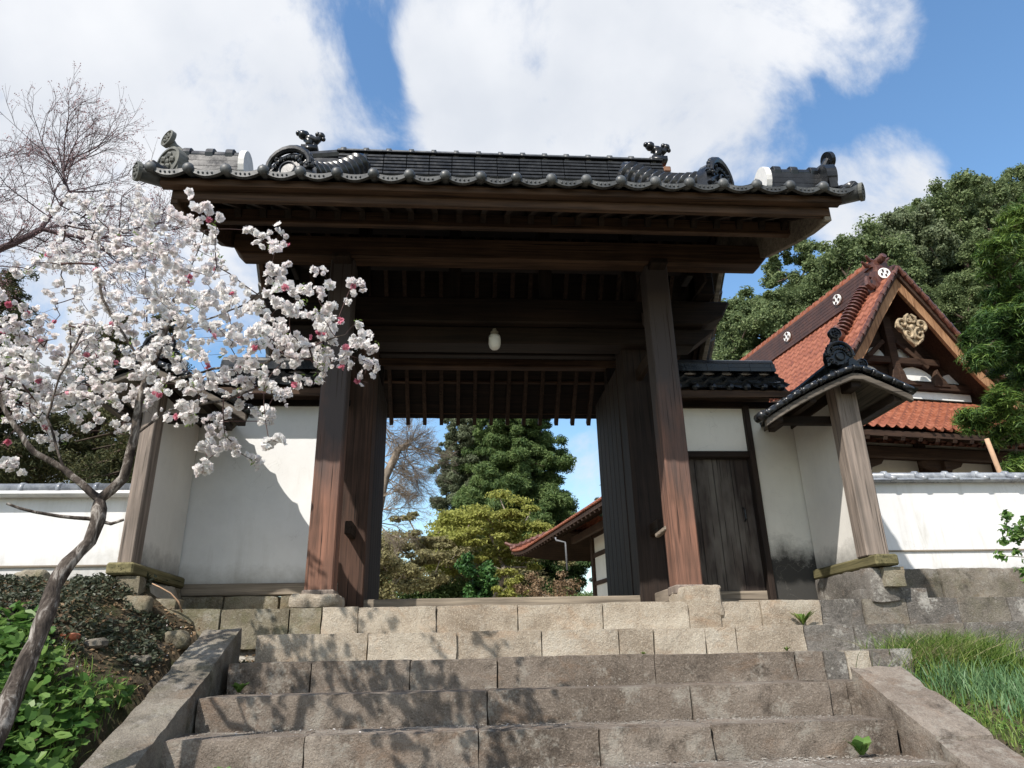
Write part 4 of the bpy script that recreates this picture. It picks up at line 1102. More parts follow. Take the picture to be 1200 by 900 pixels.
    a.prism([(cx+x, cz+z) for x, z in pl], 'Y', 1.49, 1.56)
    def swirl(x, z, r_, s, turn, t0=0, tr=.05):
        pts = []
        for i in range(26):
            q = t0+turn*i/25; rr = r_*(1-.85*i/25); pts.append((cx+s*(x+rr*math.cos(q)), 1.47-.035*i/25, cz+z+rr*math.sin(q)))
        a.tube(pts, [tr*(1-.5*i/25) for i in range(26)], 8)
    for s in (-1, 1):
        swirl(.17, -.17, .17, s, 7.5, 1.5); swirl(.27, .10, .16, s, 7.5, -1.2); swirl(.07, .22, .10, s, 6, 2.0, .035)
        a.tube([(cx+s*.04, 1.46, cz+.38), (cx+s*.14, 1.45, cz+.30), (cx+s*.16, 1.46, cz+.16)], [.03, .045, .02], 8)
        a.tube([(cx+s*.30, 1.47, cz-.06), (cx+s*.20, 1.46, cz-.32), (cx+s*.03, 1.46, cz-.47)], [.02, .045, .02], 8)
    a.sphere((cx, 1.46, cz+.02), .08, 10, 8, (1, .6, 1)); a.sphere((cx, 1.46, cz-.24), .05, 8, 6, (1, .6, 1.4))
    a.build('carved_pendant', CREAM, t, local=True, smooth=True, sharp=45)
    # walls: posts, rails, panels
    w0 = 1.75
    a = MB(); a.box(w0, w0+.1, w0, 13.6, 0, 4.2); a.build('side_wall_panel', PL_HALL, t, local=True)
    a = MB(); a.box(w0, 2*UR-w0, w0, w0+.1, 0, 4.2); a.build('front_wall_panel', PL_HALL, t, local=True)
    for v in [1.8, 3.9, 6., 8.1, 10.2, 11.9, 13.6]:
        a = MB(); a.box(w0-.10, w0+.12, v-.11, v+.11, 0, 4.2); a.build('post', HALLW, t, .01, local=True)
    for v in [w0+.0, 3.9, 6., 8.1, 10.2]:
        a = MB(); a.box(v-.12, v+.12, w0-.12, w0+.06, 0, 4.2); a.build('post', HALLW, t, .01, local=True)
    for z, h in ((1.15, .14), (2.15, .14), (3.15, .16), (3.95, .34)):
        a = MB(); a.box(w0-.06, w0, w0, 13.6, z-h/2, z+h/2); a.build('rail', HALLW, t, .01, local=True)
        a = MB(); a.box(w0, 2*UR-w0, w0-.06, w0, z-h/2, z+h/2); a.build('rail', HALLW, t, .01, local=True)
    a = MB(); a.box(.95, 1.10, .95, 13.8, 3.62, 3.86); a.build('outer_beam', HALLW, t, .01, local=True)
    a = MB(); a.box(.95, 2*UR-.95, .95, 1.10, 3.62, 3.86); a.build('outer_beam', HALLW, t, .01, local=True)
    for u in [w0, 3.9, 6., 8.1, 10.2]:
        a = MB(); a.prism([(u-.55, 3.62), (u-.45, 3.5), (u-.2, 3.42), (u-.12, 3.25), (u+.12, 3.25), (u+.2, 3.42), (u+.45, 3.5), (u+.55, 3.62)], 'Y', 1.1, 1.3)
        a.box(u-.08, u+.08, 1.0, w0, 3.4, 3.6); a.build('bracket', HALLW, t, .01, local=True)
    # lattice windows in the side wall
    for v0, v1 in ((10.3, 11.8), (12.0, 13.5), (8.2, 10.1)):
        a = MB(); a.box(w0-.02, w0, v0+.1, v1-.1, .25, 1.08); p = a.build('window', PAPER, t, local=True)
        a = MB(); k = v0+.12
        while k < v1-.1: a.box(w0-.05, w0-.021, k, k+.025, .25, 1.08); k += .12
        for z in (.45, .65, .85): a.box(w0-.045, w0-.021, v0+.1, v1-.1, z, z+.02)
        a.build('lattice', HALLW, p, local=True)
    # rain pipe at the left eave
    a = MB(); a.tube([(.0, 12.6, 3.66), (.02, 12.6, 3.56), (.30, 12.4, 3.46), (.32, 12.4, 2.5)], .035, 8); a.build('rain_pipe', PIPE, t, local=True, smooth=True)
    a = MB(); a.box(-.3, 2*UR+.3, -.3, VL+.3, -.05, .02); a.build('plinth', YELST, t, local=True)
build_hall()

# ================================================================== trees and plants
BL = [(-3.2, 4.6, 2.46, 0.19), (-2.76, 4.33, 2.26, 0.22), (-1.97, 3.22, 1.52, 0.16), (-1.83, 3.26, 1.65, 0.09), (-2.14, 4.19, 2.02, 0.13), (-1.82, 4.07, 2.08, 0.05), (-1.67, 3.99, 2.0, 0.09), (-1.49, 3.54, 1.52, 0.1), (-3.07, 4.16, 1.74, 0.16), (-3.01, 4.16, 1.98, 0.15), (-2.62, 3.88, 1.7, 0.19), (-2.12, 3.35, 1.34, 0.16), (-2.08, 3.69, 1.47, 0.18), (-1.88, 3.64, 1.45, 0.13), (-3.24, 4.3, 1.45, 0.18), (-3.16, 4.64, 1.55, 0.23), (-2.73, 4.34, 1.48, 0.23), (-2.25, 3.83, 1.3, 0.21), (-1.96, 3.71, 1.24, 0.18), (-1.66, 3.49, 1.18, 0.16), (-1.37, 3.19, 1.13, 0.08), (-1.2, 3.18, 1.16, 0.1), (-1.1, 3.73, 1.52, 0.04), (-1.36, 3.55, 1.13, 0.15), (-1.15, 3.63, 1.16, 0.12), (-1.11, 4.26, 1.39, 0.09), (-1.21, 3.81, 1.07, 0.11), (-1.05, 3.85, 1.02, 0.08), (-1.32, 3.45, 0.93, 0.14), (-1.46, 3.18, 0.85, 0.15), (-1.78, 3.56, 0.92, 0.16), (-1.89, 3.32, 0.77, 0.15), (-2.33, 3.79, 1.01, 0.19), (-3.01, 4.65, 1.3, 0.23), (-3.04, 4.24, 1.14, 0.2), (-2.84, 3.63, 0.99, 0.1), (-3.33, 4.52, 1.07, 0.15), (-2.99, 4.4, 1.03, 0.18), (-2.56, 4.07, 0.85, 0.16), (-3.08, 4.53, 0.82, 0.08), (-3.18, 4.35, 0.58, 0.09), (-2.31, 4.14, 0.94, 0.12), (-1.91, 3.59, 0.69, 0.09), (-2.03, 4.38, 0.91, 0.11), (-1.71, 4.35, 0.91, 0.06), (-1.38, 3.35, 0.46, 0.04), (-1.65, 4.09, 0.56, 0.04), (-1.93, 4.04, 0.62, 0.05), (-1.72, 3.73, 0.55, 0.04), (-1.86, 3.81, 0.44, 0.03), (-1.68, 3.76, 0.91, 0.13), (-1.61, 4.31, 1.07, 0.07), (-3.41, 4.03, 1.37, 0.26), (-3.64, 4.44, 1.1, 0.29), (-3.34, 3.84, 1.73, 0.2)]
PLIMBS = [[(-2.618, 3.75, -0.962), (-2.593, 3.772, -0.81), (-2.562, 3.84, -0.521), (-2.547, 3.876, -0.345), (-2.547, 3.912, -0.159), (-2.511, 3.939, -0.029), (-2.442, 3.975, 0.085), (-2.424, 3.984, 0.2), (-2.443, 3.998, 0.318)], [(-2.443, 3.998, 0.318), (-2.334, 3.99, 0.435), (-2.311, 3.98, 0.677), (-2.316, 3.97, 0.877), (-2.299, 3.97, 1.035), (-2.242, 3.96, 1.248), (-2.205, 3.947, 1.524)], [(-2.443, 3.998, 0.318), (-2.65, 3.975, 0.48), (-2.801, 3.93, 0.563), (-2.917, 3.908, 0.702), (-3.083, 3.885, 0.942)], [(-2.444, 3.984, 0.191), (-2.469, 3.975, 0.208), (-2.597, 3.93, 0.213), (-2.706, 3.885, 0.228), (-2.825, 3.84, 0.264)], [(-2.416, 3.984, 0.209), (-2.358, 3.993, 0.183), (-2.298, 3.998, 0.206)], [(-2.65, 3.975, 0.48), (-2.724, 3.975, 0.625), (-2.814, 3.998, 0.782), (-2.792, 3.99, 1.038), (-2.72, 3.98, 1.306)], [(-2.316, 3.97, 0.877), (-2.166, 3.98, 1.013), (-1.893, 3.865, 1.038), (-1.571, 3.723, 1.013), (-1.314, 3.575, 1.058), (-1.092, 3.44, 1.063)], [(-2.311, 3.98, 0.677), (-2.126, 3.95, 0.82), (-1.796, 3.79, 0.815), (-1.588, 3.68, 0.85)], [(-2.299, 3.97, 1.035), (-2.43, 3.95, 1.241), (-2.619, 3.94, 1.513), (-2.716, 3.93, 1.798)], [(-2.205, 3.947, 1.524), (-2.121, 3.907, 1.738), (-2.067, 3.88, 1.965)], [(-2.242, 3.96, 1.248), (-1.99, 3.89, 1.357), (-1.713, 3.75, 1.401), (-1.53, 3.64, 1.509)]]
CH = [(-7.0, 8.74, 6.76, 0.43), (-6.3, 8.75, 6.2, 0.48), (-5.56, 8.53, 5.9, 0.48), (-5.06, 8.58, 5.54, 0.43), (-4.63, 8.76, 5.25, 0.32), (-6.69, 8.66, 7.17, 0.27), (-7.64, 8.54, 6.56, 0.65), (-7.14, 8.41, 5.34, 0.65), (-6.26, 8.46, 5.14, 0.54), (-5.67, 8.65, 5.01, 0.48), (-4.72, 8.38, 4.6, 0.38), (-6.34, 8.75, 4.27, 0.43), (-5.19, 8.43, 5.99, 0.22), (-6.28, 8.76, 6.65, 0.27)]
PN = [(9.07, 10.31, 5.98, 0.46), (10.29, 10.96, 7.12, 0.38), (9.48, 10.71, 5.34, 0.55), (8.68, 10.5, 4.48, 0.44), (9.04, 10.52, 4.09, 0.55), (8.13, 10.65, 3.03, 0.3), (8.6, 10.59, 2.92, 0.41), (8.26, 10.31, 3.24, 0.27), (8.09, 10.21, 3.94, 0.25), (8.65, 10.51, 2.29, 0.27), (10.47, 10.93, 5.84, 0.82), (9.69, 10.62, 3.67, 0.82), (8.6, 10.07, 4.54, 0.41), (10.82, 10.82, 7.28, 0.68), (8.9, 10.73, 4.97, 0.27)]
def blossom_template(rg, r=.027):
    """double flower: three whorls of cupped petals, as quads"""
    qs = []
    for ring, (n, tilt, ln) in enumerate(((6, .25, 1.0), (5, .75, .85), (4, 1.2, .6))):
        for k in range(n):
            a = 2*PI*(k+.37*ring)/n + rg.uniform(-.2, .2); t = tilt+rg.uniform(-.2, .2); L_ = r*ln*rg.uniform(.85, 1.15); w_ = L_*.55
            d = Vector((math.cos(a)*math.cos(t), math.sin(a)*math.cos(t), math.sin(t))); s = Vector((-math.sin(a), math.cos(a), 0)); n_ = s.cross(d)
            qs.append([Vector((0,0,0))+d*L_*.12, d*L_*.62 - s*w_ - n_*w_*.15, d*L_ - n_*L_*.25, d*L_*.62 + s*w_ - n_*w_*.15])
    return np.array([[tuple(p) for p in q] for q in qs])
def blossoms(name, pts, dirs, mat, parent, seed, r=.027):
    rg = random.Random(seed); T = [blossom_template(rg, r) for _ in range(6)]; out = []
    for p, d in zip(pts, dirs):
        q = np.array((d+rand_dir(rg)*.5).normalized().to_track_quat('Z', 'Y').to_matrix() @ Matrix.Rotation(rg.uniform(0, 6.28), 3, 'Z')); s = rg.choice((.6, .85, 1, 1, 1.1, 1.2))
        out.append((T[rg.randrange(6)]*s) @ q.T + np.array(p))
        if rg.random() < .7: out.append((T[rg.randrange(6)]*s*.9) @ np.array(Matrix.Rotation(2.2, 3, 'X')).T @ q.T + np.array(p))
    V = np.concatenate(out).reshape(-1, 3); return npmesh(name, V, np.arange(len(V)).reshape(-1, 4), mat, parent)
def build_peach():
    rg = random.Random(11)
    t = thing('blossom_tree', (-2.6, 3.75, -1.1), 'old leaning peach tree full of white double blossoms, with a few pink ones', 'tree')
    tg = []
    for x, y, z, r in BL:
        n = int(6 + (900 if z < 1.6 else 660)*r*r)
        for _ in range(n):
            d = rand_dir(rg)*r*rg.random()**.33; tg.append((x+d.x, y+d.y*2.0, z+d.z))
    limbs = [[(PLIMBS[0][0][0]-.02, PLIMBS[0][0][1]-.05, -1.35)]+PLIMBS[0]]+PLIMBS[1:]
    g = grow(limbs, tg, .0011, .44, 5, .05, .06, .085)
    pos, par, rad, chains, tips = g
    # a stouter trunk with knots
    for k, i in enumerate(chains[0]): rad[i] = .056-.026*k/len(chains[0])+.004*math.sin(i*1.7)+(.007 if i % 7 == 3 else 0)
    rad[chains[0][-1]] = .026
    for c, lo in ((chains[1], .028), (chains[2], .021), (chains[3], .011), (chains[4], .009)):
        for k, i in enumerate(c[1:]): rad[i] = max(rad[i], lo*(1-.6*k/len(c)))
    trunkset = chains[:len(limbs)]
    mb = MB(); mb2 = MB()
    for k, c in enumerate(chains):
        r = [rad[i] for i in c]
        if len(r) > 1: r[0] = min(r[0], r[1]*1.15)
        if k < len(limbs): mb.tube([pos[i] for i in c], r, 10 if k < 3 else 7, cap=k == 0)
        else: mb2.tube([pos[i] for i in c], r, 4 if max(r) < .005 else 5, cap=False)
    mb.build('trunk', PBARK, t, smooth=True); mb2.build('twigs', TWIG, t, smooth=True)
    P, D, PP, PD, LP = [], [], [], [], []
    for c in chains[len(limbs):]:
        n = len(c); e = pos[c[-1]]
        for k in range(max(1, int(n*.35)), n):
            for _ in range(1 if rg.random() < (.52 if k < n-1 else .95) else 0):
                p = pos[c[k]]; d = rand_dir(rg); q = p+d*.018
                if rg.random() < .035: PP.append(q); PD.append(d)
                else: P.append(q); D.append(d)
        if rg.random() < .10: LP.append(e)
    print('blossoms', len(P), len(PP))
    blossoms('blossoms', P, D, PETAL, t, 3, .027)
    blossoms('pink_blossoms', PP, PD, PINK, t, 4, .022)
    leaf_cloud('young_leaves', [(p.x, p.y, p.z, .025, .025, .04) for p in LP], 6, .013, LEAFG, t, 5, .8, .3)
build_peach()

def build_cherry():
    rg = random.Random(21)
    t = thing('bare_cherry_tree', (-8.0, 8.6, -.1), 'leafless cherry tree with fine reddish budding twigs behind the left low wall', 'tree')
    limbs = [[(-8.05, 8.6, -.3), (-8.02, 8.6, .8), (-7.89, 8.5, 2.378), (-7.506, 8.5, 3.736), (-6.414, 8.4, 4.542), (-5.955, 8.4, 4.864)],
             [(-7.506, 8.5, 3.736), (-7.658, 8.6, 4.987), (-7.257, 8.7, 5.852)], [(-5.955, 8.4, 4.864), (-5.81, 8.5, 5.52), (-5.963, 8.5, 6.01)],
             [(-5.955, 8.4, 4.864), (-5.341, 8.5, 4.788), (-4.98, 8.6, 4.997)]]
    mb = MB(); tips = []
    for c, r0 in zip(limbs, (.10, .045, .03, .03)):
        pts = []
        for k in range(len(c)-1):
            p, q = Vector(c[k]), Vector(c[k+1])
            for j in range(3): pts.append(p.lerp(q, j/3)+rand_dir(rg)*.03)
        pts.append(Vector(c[-1])); n = len(pts)
        mb.tube(pts, [r0*(1-.72*i/n) for i in range(n)], 8, cap=False)
        for k in range(n//3 if r0 > .05 else 1, n):
            d = (pts[k]-pts[k-1]).normalized()
            for _ in range(2 if k % 2 and r0 > .05 else 3):
                nd = (d*.6+rand_dir(rg)*.9+Vector((.25, 0, .15))).normalized()
                if pts[k].z > 2.6 and rg.random() < .8: fractal(mb, pts[k], nd, rg.uniform(.40, .62), .010, 3, rg, .05, .6, tips)
    mb.build('trunk', CTWIG, t, smooth=True)
    print('cherry tips', len(tips))
    leaf_cloud('buds', [(p.x, p.y, p.z, .04, .04, .04) for p in tips if rg.random() < .7], 5, .010, BUDM, t, 9, .0, .6)
build_cherry()

def conifer(name, label, x, y, z0, h, r0, mat, seed, crown0=.18, nlev=16, dens=260, leaf=.12, group=None, cat='tree', taper=1.0, droop=.25, bark=BARK):
    rg = random.Random(seed); t = thing(name, (x, y, z0), label, cat, group)
    a = MB(); n = 8; a.tube([(rg.uniform(-.05,.05)*k, rg.uniform(-.05,.05), h*k/n) for k in range(n+1)], [r0*.085*(1-.85*k/n)+.02 for k in range(n+1)], 8); cl = []; br = a
    for k in range(nlev):
        f = k/(nlev-1); z = h*(crown0+(1-crown0)*f); rr = r0*(1-f)**(.75*taper)*rg.uniform(.8, 1.15)+.12; nb = max(3, int(5+7*(1-f)))
        for b in range(nb):
            a_ = 2*PI*b/nb+rg.uniform(-.4, .4)+k*1.3; L_ = rr*rg.uniform(.65, 1.12)
            e = Vector((math.cos(a_)*L_, math.sin(a_)*L_, z-L_*droop)); s = Vector((0, 0, z))
            br.tube([s, s.lerp(e, .5)+Vector((0, 0, .1*L_)), e], [.03+.02*(1-f), .03, .01], 4, cap=False)
            m_ = max(2, int(L_/.36))
            for q in range(m_):
                g_ = (q+.8)/m_; p = s.lerp(e, g_); w_ = (.17+.11*rr*(.4+.6*g_))*rg.uniform(.6, 1.35)
                jt = .1+.03*rr; cl.append((p.x+rg.gauss(0,jt), p.y+rg.gauss(0,jt), p.z+rg.gauss(0,jt*1.1)-.15*w_, w_, w_, w_*.75, (w_/.35)**1.3))
    br.build('trunk', bark, t, local=True, smooth=True)
    leaf_cloud('crown', cl, dens, leaf, mat, t, seed, .35, .28, .25, local=True)
    return t
conifer('cedar_tree', 'tall dark green cedar seen through the gate opening, behind the yellow-green maple', 3.9, 54, 0, 27, 5.9, CEDAR, 31, .15, 34, 230, .14, taper=.95)
conifer('cedar_tree', 'greyer thin cedar at the left edge of the tall cedar seen through the gate', 0.1, 56, 0, 25, 3.2, CEDARG, 32, .2, 30, 200, .14, taper=.8)
conifer('distant_tree', 'small faraway tree above the hall eave at the right of the gate opening', 12.6, 60, 0, 16.4, 2.1, CEDARG, 33, .3, 10, 50, .16)
conifer('conifer', 'dark conifer behind the left low wall at the far left edge of the photo', -11.0, 15.6, 0, 8.2, 1.9, CONL, 34, .42, 18, 190, .055)
conifer('conifer', 'brown-green conifer behind the blossom tree, close left of the gate roof', -6.9, 14.6, 0, 6.7, 1.15, CONL, 35, .42, 15, 190, .05)
conifer('conifer', 'middle conifer behind the blossoms, between the left edge and the gate', -9.0, 16.8, 0, 7.6, 1.3, CONL, 36, .5, 15, 190, .05)

def broadleaf(name, label, x, y, z0, crown, mat, seed, n=40, frac=.28, flat=.6, dens=160, leaf=.07, trunk=.1, group=None, lean=(0,0), cat='tree', bark=GBARK, surf=.45, nbr=26, aspect=.55):
    """crown = (cx,cy,cz,rx,ry,rz) relative to the foot"""
    rg = random.Random(seed); t = thing(name, (x, y, z0), label, cat, group)
    cl = subclumps(crown[:3], crown[3:6], n, frac, seed, flat, surf)
    tg = [(c[0], c[1], c[2]) for c in cl[:nbr]]
    fork = (lean[0]+crown[0]*.5, lean[1], max(.2, (crown[2]-crown[5])*.55))
    g = grow([[(0, 0, -.1), (fork[0]*.5, fork[1]*.5, fork[2]*.5), fork]], tg, trunk*.22, .42, seed, .08, .3, trunk)
    pos, par, rad, chains, tips = g; mb = MB()
    for c in chains: mb.tube([pos[i] for i in c], [rad[i] for i in c], 6, cap=False)
    mb.build('trunk', bark, t, local=True, smooth=True)
    leaf_cloud('crown', cl, dens, leaf, mat, t, seed, .6, aspect, .2, local=True)
    return t
broadleaf('maple_tree', 'maple with flat layers of yellow-green leaves in the middle of the gate opening', 1.03, 36.0, 0, (0, 0, 5.30, 4.1, 2.70, 2.25), MAPLE, 41, 110, .19, .34, 330, 0.081, 0.162, surf=.3, nbr=50)
broadleaf('olive_tree', 'brownish olive tree with pale twisting limbs at the left of the gate opening', -2.75, 33.3, 0, (0, 0, 4.22, 2.43, 2.16, 2.07), MAPLEB, 42, 60, .22, .4, 260, 0.072, 0.126, surf=.3, nbr=60)
broadleaf('olive_tree', 'pale olive-brown bushy tree low between the bare tree and the maple', -0.95, 38.7, 0, (0, 0, 4.22, 2.34, 2.16, 2.34), MAPLEB, 43, 55, .22, .45, 260, 0.081, 0.144, surf=.3, nbr=40)
broadleaf('green_shrub', 'fresh green shrub low in the middle of the gate opening under the maple', 0.31, 30.6, 0, (0, 0, 2.15, 0.99, 1.08, 1.98), SHRUBG, 44, 34, .3, .9, 260, 0.081, 0.072, cat='shrub', surf=.2)
broadleaf('brown_bush', 'brown twiggy bush below the red eave of the hall in the gate opening', 1.55, 17.5, 0, (0, 0, .80, 1.0, .9, .75), DRYL, 45, 40, .22, .6, 130, .03, .03, cat='shrub', nbr=40, surf=.3)
broadleaf('pale_shrub', 'yellowish shrub right of the fresh green shrub in the gate opening', 1.75, 29.5, 0, (0, 0, 1.79, 0.99, 0.90, 1.08), MAPLE, 46, 24, .3, .6, 170, 0.072, 0.054, cat='shrub')
broadleaf('olive_tree', 'wide dull olive tree behind the maple, closing the view in the gate opening', 1.48, 45.0, 0, (0, 0, 4.40, 5.40, 2.16, 3.06), MAPLEB, 47, 80, .2, .5, 200, 0.108, 0.180, surf=.2)
broadleaf('olive_tree', 'dull brown-green bush at the very left foot of the gate opening', -4.0, 30, 0, (0, 0, 2.6, 2.4, 1.5, 2.2), MAPLEB, 48, 70, .22, .5, 240, .07, .09, surf=.2, nbr=50)
broadleaf('green_shrub', 'dark green hedge bush behind the fresh green shrub in the gate opening', -1.8, 38, 0, (0, 0, 2.2, 6.2, 1.5, 1.9), CEDAR, 49, 110, .2, .5, 200, .09, .08, cat='shrub', surf=.2)
def build_bare():
    rg = random.Random(51); t = thing('bare_tree', (-2.5, 16, 0), 'leafless tree with a thick broken limb at the left of the gate opening', 'tree')
    mb = MB()
    limbs = [[(-2.6, 16, -.1), (-2.47, 16.0, 1.862), (-2.269, 16.0, 2.685), (-2.13, 16.0, 3.384), (-1.887, 16.0, 4.046), (-1.657, 16.0, 4.189)], [(-2.269, 16.0, 2.685), (-2.25, 16.0, 4.394), (-2.354, 16.3, 5.125)]]
    for c, r0 in zip(limbs, (.13, .07)):
        pts = []
        for k in range(len(c)-1):
            for j in range(3): pts.append(Vector(c[k]).lerp(Vector(c[k+1]), j/3)+rand_dir(rg)*.025)
        pts.append(Vector(c[-1])); n = len(pts)
        mb.tube(pts, [r0*(1-.45*i/n) for i in range(n)], 8)
        for k in range(n//3, n):
            for _ in range(2):
                nd = (rand_dir(rg)*.8+Vector((.75, 0, .05))).normalized(); fractal(mb, pts[k], nd, rg.uniform(.35, .55), .014, 4, rg, .0, .5)
    mb.build('trunk', GBARK, t, smooth=True)
build_bare()

def build_pine():
    rg = random.Random(61); t = thing('pine_tree', (10.4, 10.9, -.1), 'pine with bright green needle pads at the right edge, propped by a pole', 'tree')
    tg = []; cl = []
    for x, y, z, r in PN:
        n = int(12+120*r*r)
        for _ in range(n):
            d = rand_dir(rg)*r*rg.random()**.4; p = (x+d.x, y+d.y*1.2, z+d.z*.8); tg.append(p)
            s = rg.uniform(.09, .17); cl.append((*p, s*1.25, s*1.25, s*.75))
    limbs = [[(10.4, 10.9, -.3), (10.5, 10.9, 2), (10.2, 10.9, 4), (10.5, 10.9, 6), (10.6, 10.9, 7.6)], [(10.3, 10.9, 3.0), (9.4, 10.7, 2.9), (8.5, 10.5, 3.0)], [(10.2, 10.9, 4), (9.4, 10.6, 4.2), (8.9, 10.5, 4.5)]]
    g = grow(limbs, tg, .008, .42, 6, .06, .18, .17); branches('trunk', g, BARK, t, 6)
    leaf_cloud('needles', cl, 130, .075, PINEM, t, 6, .9, .11, .15)
build_pine()
def build_pole():
    a = MB(); a.tube([(7.629-.0, 10.0, 2.50), (7.69, 10.0, 1.991), (7.92, 10.0, -.12)], [.035, .037, .042], 10); o = a.build('prop_pole', POLE, smooth=True)
    meta(o, 'peeled wooden pole propping the pine, right of the hall above the white wall', 'pole')
build_pole()
broadleaf('leafy_shrub', 'bright green broad-leaved shrub at the right edge in front of the low white wall', 5.82, 7.6, -.1, (0, 0, .66, .30, .26, .5), GARD, 63, 34, .26, .9, 30, .034, .02, cat='shrub', surf=.3, bark=GBARK)

# ---- wooded hillside: four trees, then copies of them
def build_forest():
    protos = []
    for k, (mat, rr) in enumerate(((HILLA, (3.6, 3.6, 3.6)), (HILLA, (3.0, 3.0, 4.0)), (HILLB, (3.3, 3.3, 3.3)), (HILLA, (4.2, 4.0, 3.2)))):
        t = broadleaf('evergreen_tree', 'round-crowned evergreen tree in the wooded hillside behind the red-roofed hall', 0, 0, 0, (0, 0, rr[2]+1.5, *rr), mat, 70+k, 95, .21, .75, 420, .115, .28, 'trees on the wooded hillside', bark=BARK, surf=.55, nbr=30)
        protos.append(t)
    rg = random.Random(77); used = [False]*4
    for row, y in enumerate((33, 39, 45, 51, 57, 64)):
        tt = .36 + .02*(row % 2)
        while tt < 1.12:
            yy = y+rg.uniform(-2, 2); x = tt*yy; k = rg.randrange(4) if tt > .5 else rg.choice((0, 2, 2, 1)); s = rg.uniform(.8, 1.15)*(.85+.25*(y-33)/30)
            z = hill_z(x, yy)-.8
            src = protos[k]
            if not used[k]: o = src; used[k] = True
            else:
                o = src.copy(); COL.objects.link(o)
                for ch in src.children: c = ch.copy(); COL.objects.link(c); c.parent = o
            o.location = (x, yy, z); o.rotation_euler = (0, 0, rg.uniform(0, 6.28)); o.scale = (s, s, s*rg.uniform(.9, 1.2))
            if k == 2: o['label'] = 'paler, looser evergreen tree in the wooded hillside behind the red-roofed hall'
            tt += (5.0+rg.uniform(-.8, .8))/y
build_forest()

# ---- small plants and litter on the ground
def scatter_poly(name, pts, size, mat, kind, seed, nv=7, tilt=.5, thick=0, face=None):
    rs = np.random.RandomState(seed); pts = np.array(pts); n = len(pts)
    N = rs.normal(size=(n, 3))*tilt + np.array([0, -.25, 1]); N /= np.linalg.norm(N, axis=1)[:, None]
    T = np.cross(N, rs.normal(size=(n, 3))); T /= np.linalg.norm(T, axis=1)[:, None]; B = np.cross(N, T)
    S = (size*(.5+.8*rs.rand(n)))[:, None]
    if nv == 7: sh = [(-.35,0),(-.62,.38),(-.15,.62),(.55,.42),(.85,0),(.55,-.42),(-.15,-.62),(-.62,-.38)]
    else: sh = [(-.7,0),(0,.42),(.8,0),(0,-.42)]
    V = np.stack([pts + T*S*a + B*S*b + N*S*(.25*abs(b)) for a, b in sh], 1).reshape(-1, 3)
    return npmesh(name, V, np.arange(len(V)).reshape(-1, len(sh)), mat)
def blades(pts, h, w_, seed, bend=.35, lean=(0, 0)):
    """grass blades: each a curved, tapering strip"""
    rs = np.random.RandomState(seed); pts = np.array(pts); n = len(pts); H = (h*(.55+.6*rs.rand(n)))[:, None]; a = rs.rand(n)*2*PI
    D = np.stack([np.cos(a), np.sin(a), np.zeros(n)], 1); Bd = rs.normal(size=(n, 3))*bend + np.array([lean[0], lean[1], 0]); Bd[:, 2] = 0
    Wd = D*w_*(.7+.6*rs.rand(n))[:, None]
    rows = []
    for f, wf in ((0, .8), (.35, 1), (.7, .75), (1, .12)):
        c = pts + np.array([0, 0, 1])*H*(f-.18*f*f) + Bd*H*f*f; rows.append(c-Wd*wf); rows.append(c+Wd*wf)
    V = np.stack(rows, 1).reshape(-1, 3); b = np.arange(n)[:, None]*8
    Q = np.concatenate([b+np.array([0,1,3,2]), b+np.array([2,3,5,4]), b+np.array([4,5,7,6])]); return V, Q
